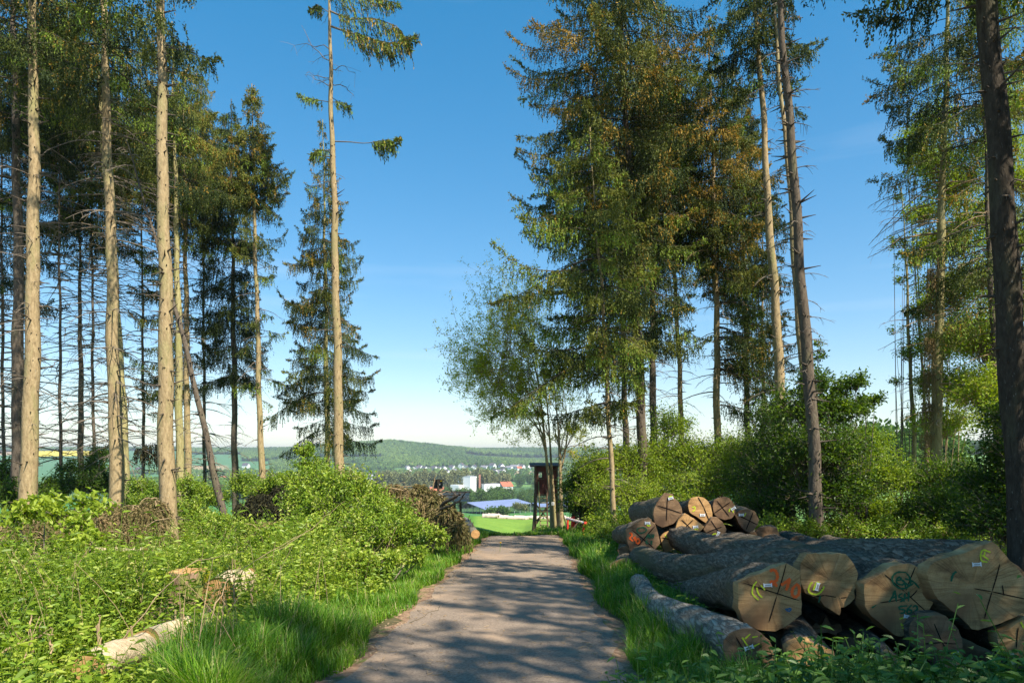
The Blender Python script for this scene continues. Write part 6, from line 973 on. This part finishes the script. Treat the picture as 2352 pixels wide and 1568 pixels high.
# dandelions and small road litter
for k,(px,py) in enumerate([(1339,1241),(1345,1246),(1330,1227),(1360,1251),(1325,1232),(1148,1262),(1097,1240),(1398,1206)]):
    Y=F*1.65/(py+6-1128); x=(px-CX)/F*Y; b=np.array([x,Y,float(G(x,Y))]); r=thing('dandelion','yellow dandelion in the grass beside the road','flower',b,'dandelions on the verges'); m=MB(); tubes(m,np.array([b,b+[.01,0,.13],b+[.02,0,.26]]),np.array([.005,.005,.005]),5); m.build('stem',M['grass'],r,b)
    m=MB(); a=np.arange(24)*.2618*1.0; h=b+[.02,-.01,.26]; kites(m,np.repeat(h[None],48,0),np.concatenate([np.stack([np.cos(a),np.sin(a),.25+0*a],-1),np.stack([np.cos(a+.1),np.sin(a+.1),1+0*a],-1)]),.035,.014,.5); m.build('flower_head',M['dandelion'],r,b)
def litter():
    rng=np.random.default_rng(8); n=1500; y=3.2+24*rng.random(n)**1.6; sd_=rng.choice([-1,1],n); x=roadx(y)+np.where(rng.random(n)<.6,sd_*rng.normal(1.25,.22,n),rng.uniform(-1.2,1.2,n)); L=rng.uniform(.02,.09,n); a=rng.uniform(0,6.28,n); z=G(x,y)+.036
    mb=MB(); t=np.linspace(-.5,.5,3)[None,:]; Pp=np.stack([x[:,None]+np.cos(a)[:,None]*t*L[:,None],y[:,None]+np.sin(a)[:,None]*t*L[:,None],z[:,None]+rng.uniform(0,.006,(n,3))],-1); tubes(mb,Pp,np.full((n,3),.0028)*rng.uniform(.6,1.6,(n,1)),3)
    m=900; y=3.2+20*rng.random(m)**1.5; x=roadx(y)+rng.choice([-1,1],m)*rng.normal(1.35,.18,m); kites(mb,np.stack([x,y,G(x,y)+.037],-1),np.stack([rng.normal(size=m),rng.normal(size=m),rng.uniform(0,.25,m)],-1),.035,.022,.5,up=np.array([0,0,2.]),rng=rng)
    tag(mb.build('road_litter',M['twigdry']),'twigs and dry leaves scattered on the road and its brown shoulders','litter',kind='stuff')
litter()
# ------------------------------------------------------------------ air, light, camera
def haze():
    mb=MB(); box(mb,(0,3000,-5),(16000,7990,190)); m=N('thin_haze'); v=m.n('VolumePrincipled'); v.inputs['Color'].default_value=(.80,.88,1,1); v.inputs['Density'].default_value=HAZE; v.inputs['Anisotropy'].default_value=.2
    m.l(v,0,m.out,'Volume'); o=mb.build('haze',m.m); tag(o,'thin bluish air lying over the valley','haze',kind='stuff'); return o
HAZE=.00016
haze()
EL,AZ=math.radians(49),math.radians(43)   # sun behind the camera's right shoulder
sd=Vector((math.cos(EL)*math.sin(AZ),-math.cos(EL)*math.cos(AZ),math.sin(EL)))
ld=bpy.data.lights.new('sun','SUN'); ld.energy=5.0; ld.angle=math.radians(.53); ld.color=(1,.93,.80); lo=bpy.data.objects.new('sun',ld); col.objects.link(lo); lo.rotation_euler=sd.to_track_quat('Z','Y').to_euler(); lo.location=(20,-20,30)
w=bpy.data.worlds.new('World'); sc.world=w; w.use_nodes=True; nt=w.node_tree; nt.nodes.clear()
sk=nt.nodes.new('ShaderNodeTexSky'); sk.sky_type='NISHITA'; sk.sun_disc=False; sk.sun_elevation=EL; sk.sun_rotation=math.atan2(sd.x,sd.y); sk.altitude=200; sk.air_density=1.0; sk.dust_density=.2; sk.ozone_density=1.6
tc=nt.nodes.new('ShaderNodeTexCoord'); mp=nt.nodes.new('ShaderNodeMapping'); mp.inputs['Scale'].default_value=(1.2,1.2,14); nz=nt.nodes.new('ShaderNodeTexNoise'); nz.inputs['Scale'].default_value=1.45; nz.inputs['Detail'].default_value=6
rp=nt.nodes.new('ShaderNodeValToRGB'); rp.color_ramp.elements[0].position=.60; rp.color_ramp.elements[1].position=.82; rp.color_ramp.elements[0].color=(0,0,0,1); rp.color_ramp.elements[1].color=(.14,.14,.14,1)
mx=nt.nodes.new('ShaderNodeMixRGB'); mx.inputs[2].default_value=(7,7.2,7.6,1); bg=nt.nodes.new('ShaderNodeBackground'); bg.inputs[1].default_value=.095; ou=nt.nodes.new('ShaderNodeOutputWorld')
L=nt.links.new; L(tc.outputs['Generated'],mp.inputs[0]); L(mp.outputs[0],nz.inputs[0]); L(nz.outputs[0],rp.inputs[0]); L(rp.outputs[0],mx.inputs[0]); hs=nt.nodes.new('ShaderNodeHueSaturation'); hs.inputs['Saturation'].default_value=1.45; m1=nt.nodes.new('ShaderNodeMixRGB'); m1.blend_type='MULTIPLY'; m1.inputs[0].default_value=1; m1.inputs[2].default_value=(.1,.1,.1,1); gm=nt.nodes.new('ShaderNodeGamma'); gm.inputs[1].default_value=.74; L(sk.outputs[0],hs.inputs['Color']); L(hs.outputs[0],m1.inputs[1]); L(m1.outputs[0],gm.inputs[0]); m2=nt.nodes.new('ShaderNodeMixRGB'); m2.blend_type='MULTIPLY'; m2.inputs[0].default_value=1; m2.inputs[2].default_value=(8.6,8.6,8.6,1); L(gm.outputs[0],m2.inputs[1]); L(m2.outputs[0],mx.inputs[1]); L(mx.outputs[0],bg.inputs[0]); L(bg.outputs[0],ou.inputs[0])
cd=bpy.data.cameras.new('camera'); cd.sensor_width=36; cd.lens=24; cd.shift_y=(HY-784)/2352; cd.clip_end=20000; cd.clip_start=.05
co=bpy.data.objects.new('camera',cd); col.objects.link(co); co.location=(0,0,0); co.rotation_euler=(math.pi/2,0,0); sc.camera=co
sc.view_settings.view_transform='Standard'; sc.view_settings.look='None'; sc.view_settings.gamma=1; sc.view_settings.exposure=.95; sc.view_settings.use_curve_mapping=False
sc.render.engine='CYCLES'; c=sc.cycles; c.use_denoising=True; c.max_bounces=7; c.diffuse_bounces=3; c.glossy_bounces=2; c.transmission_bounces=3; c.transparent_max_bounces=4; c.volume_bounces=0; c.caustics_reflective=False; c.caustics_refractive=False; c.sample_clamp_indirect=6
sc.render.resolution_x=1024; sc.render.resolution_y=682
bpy.context.view_layer.update()
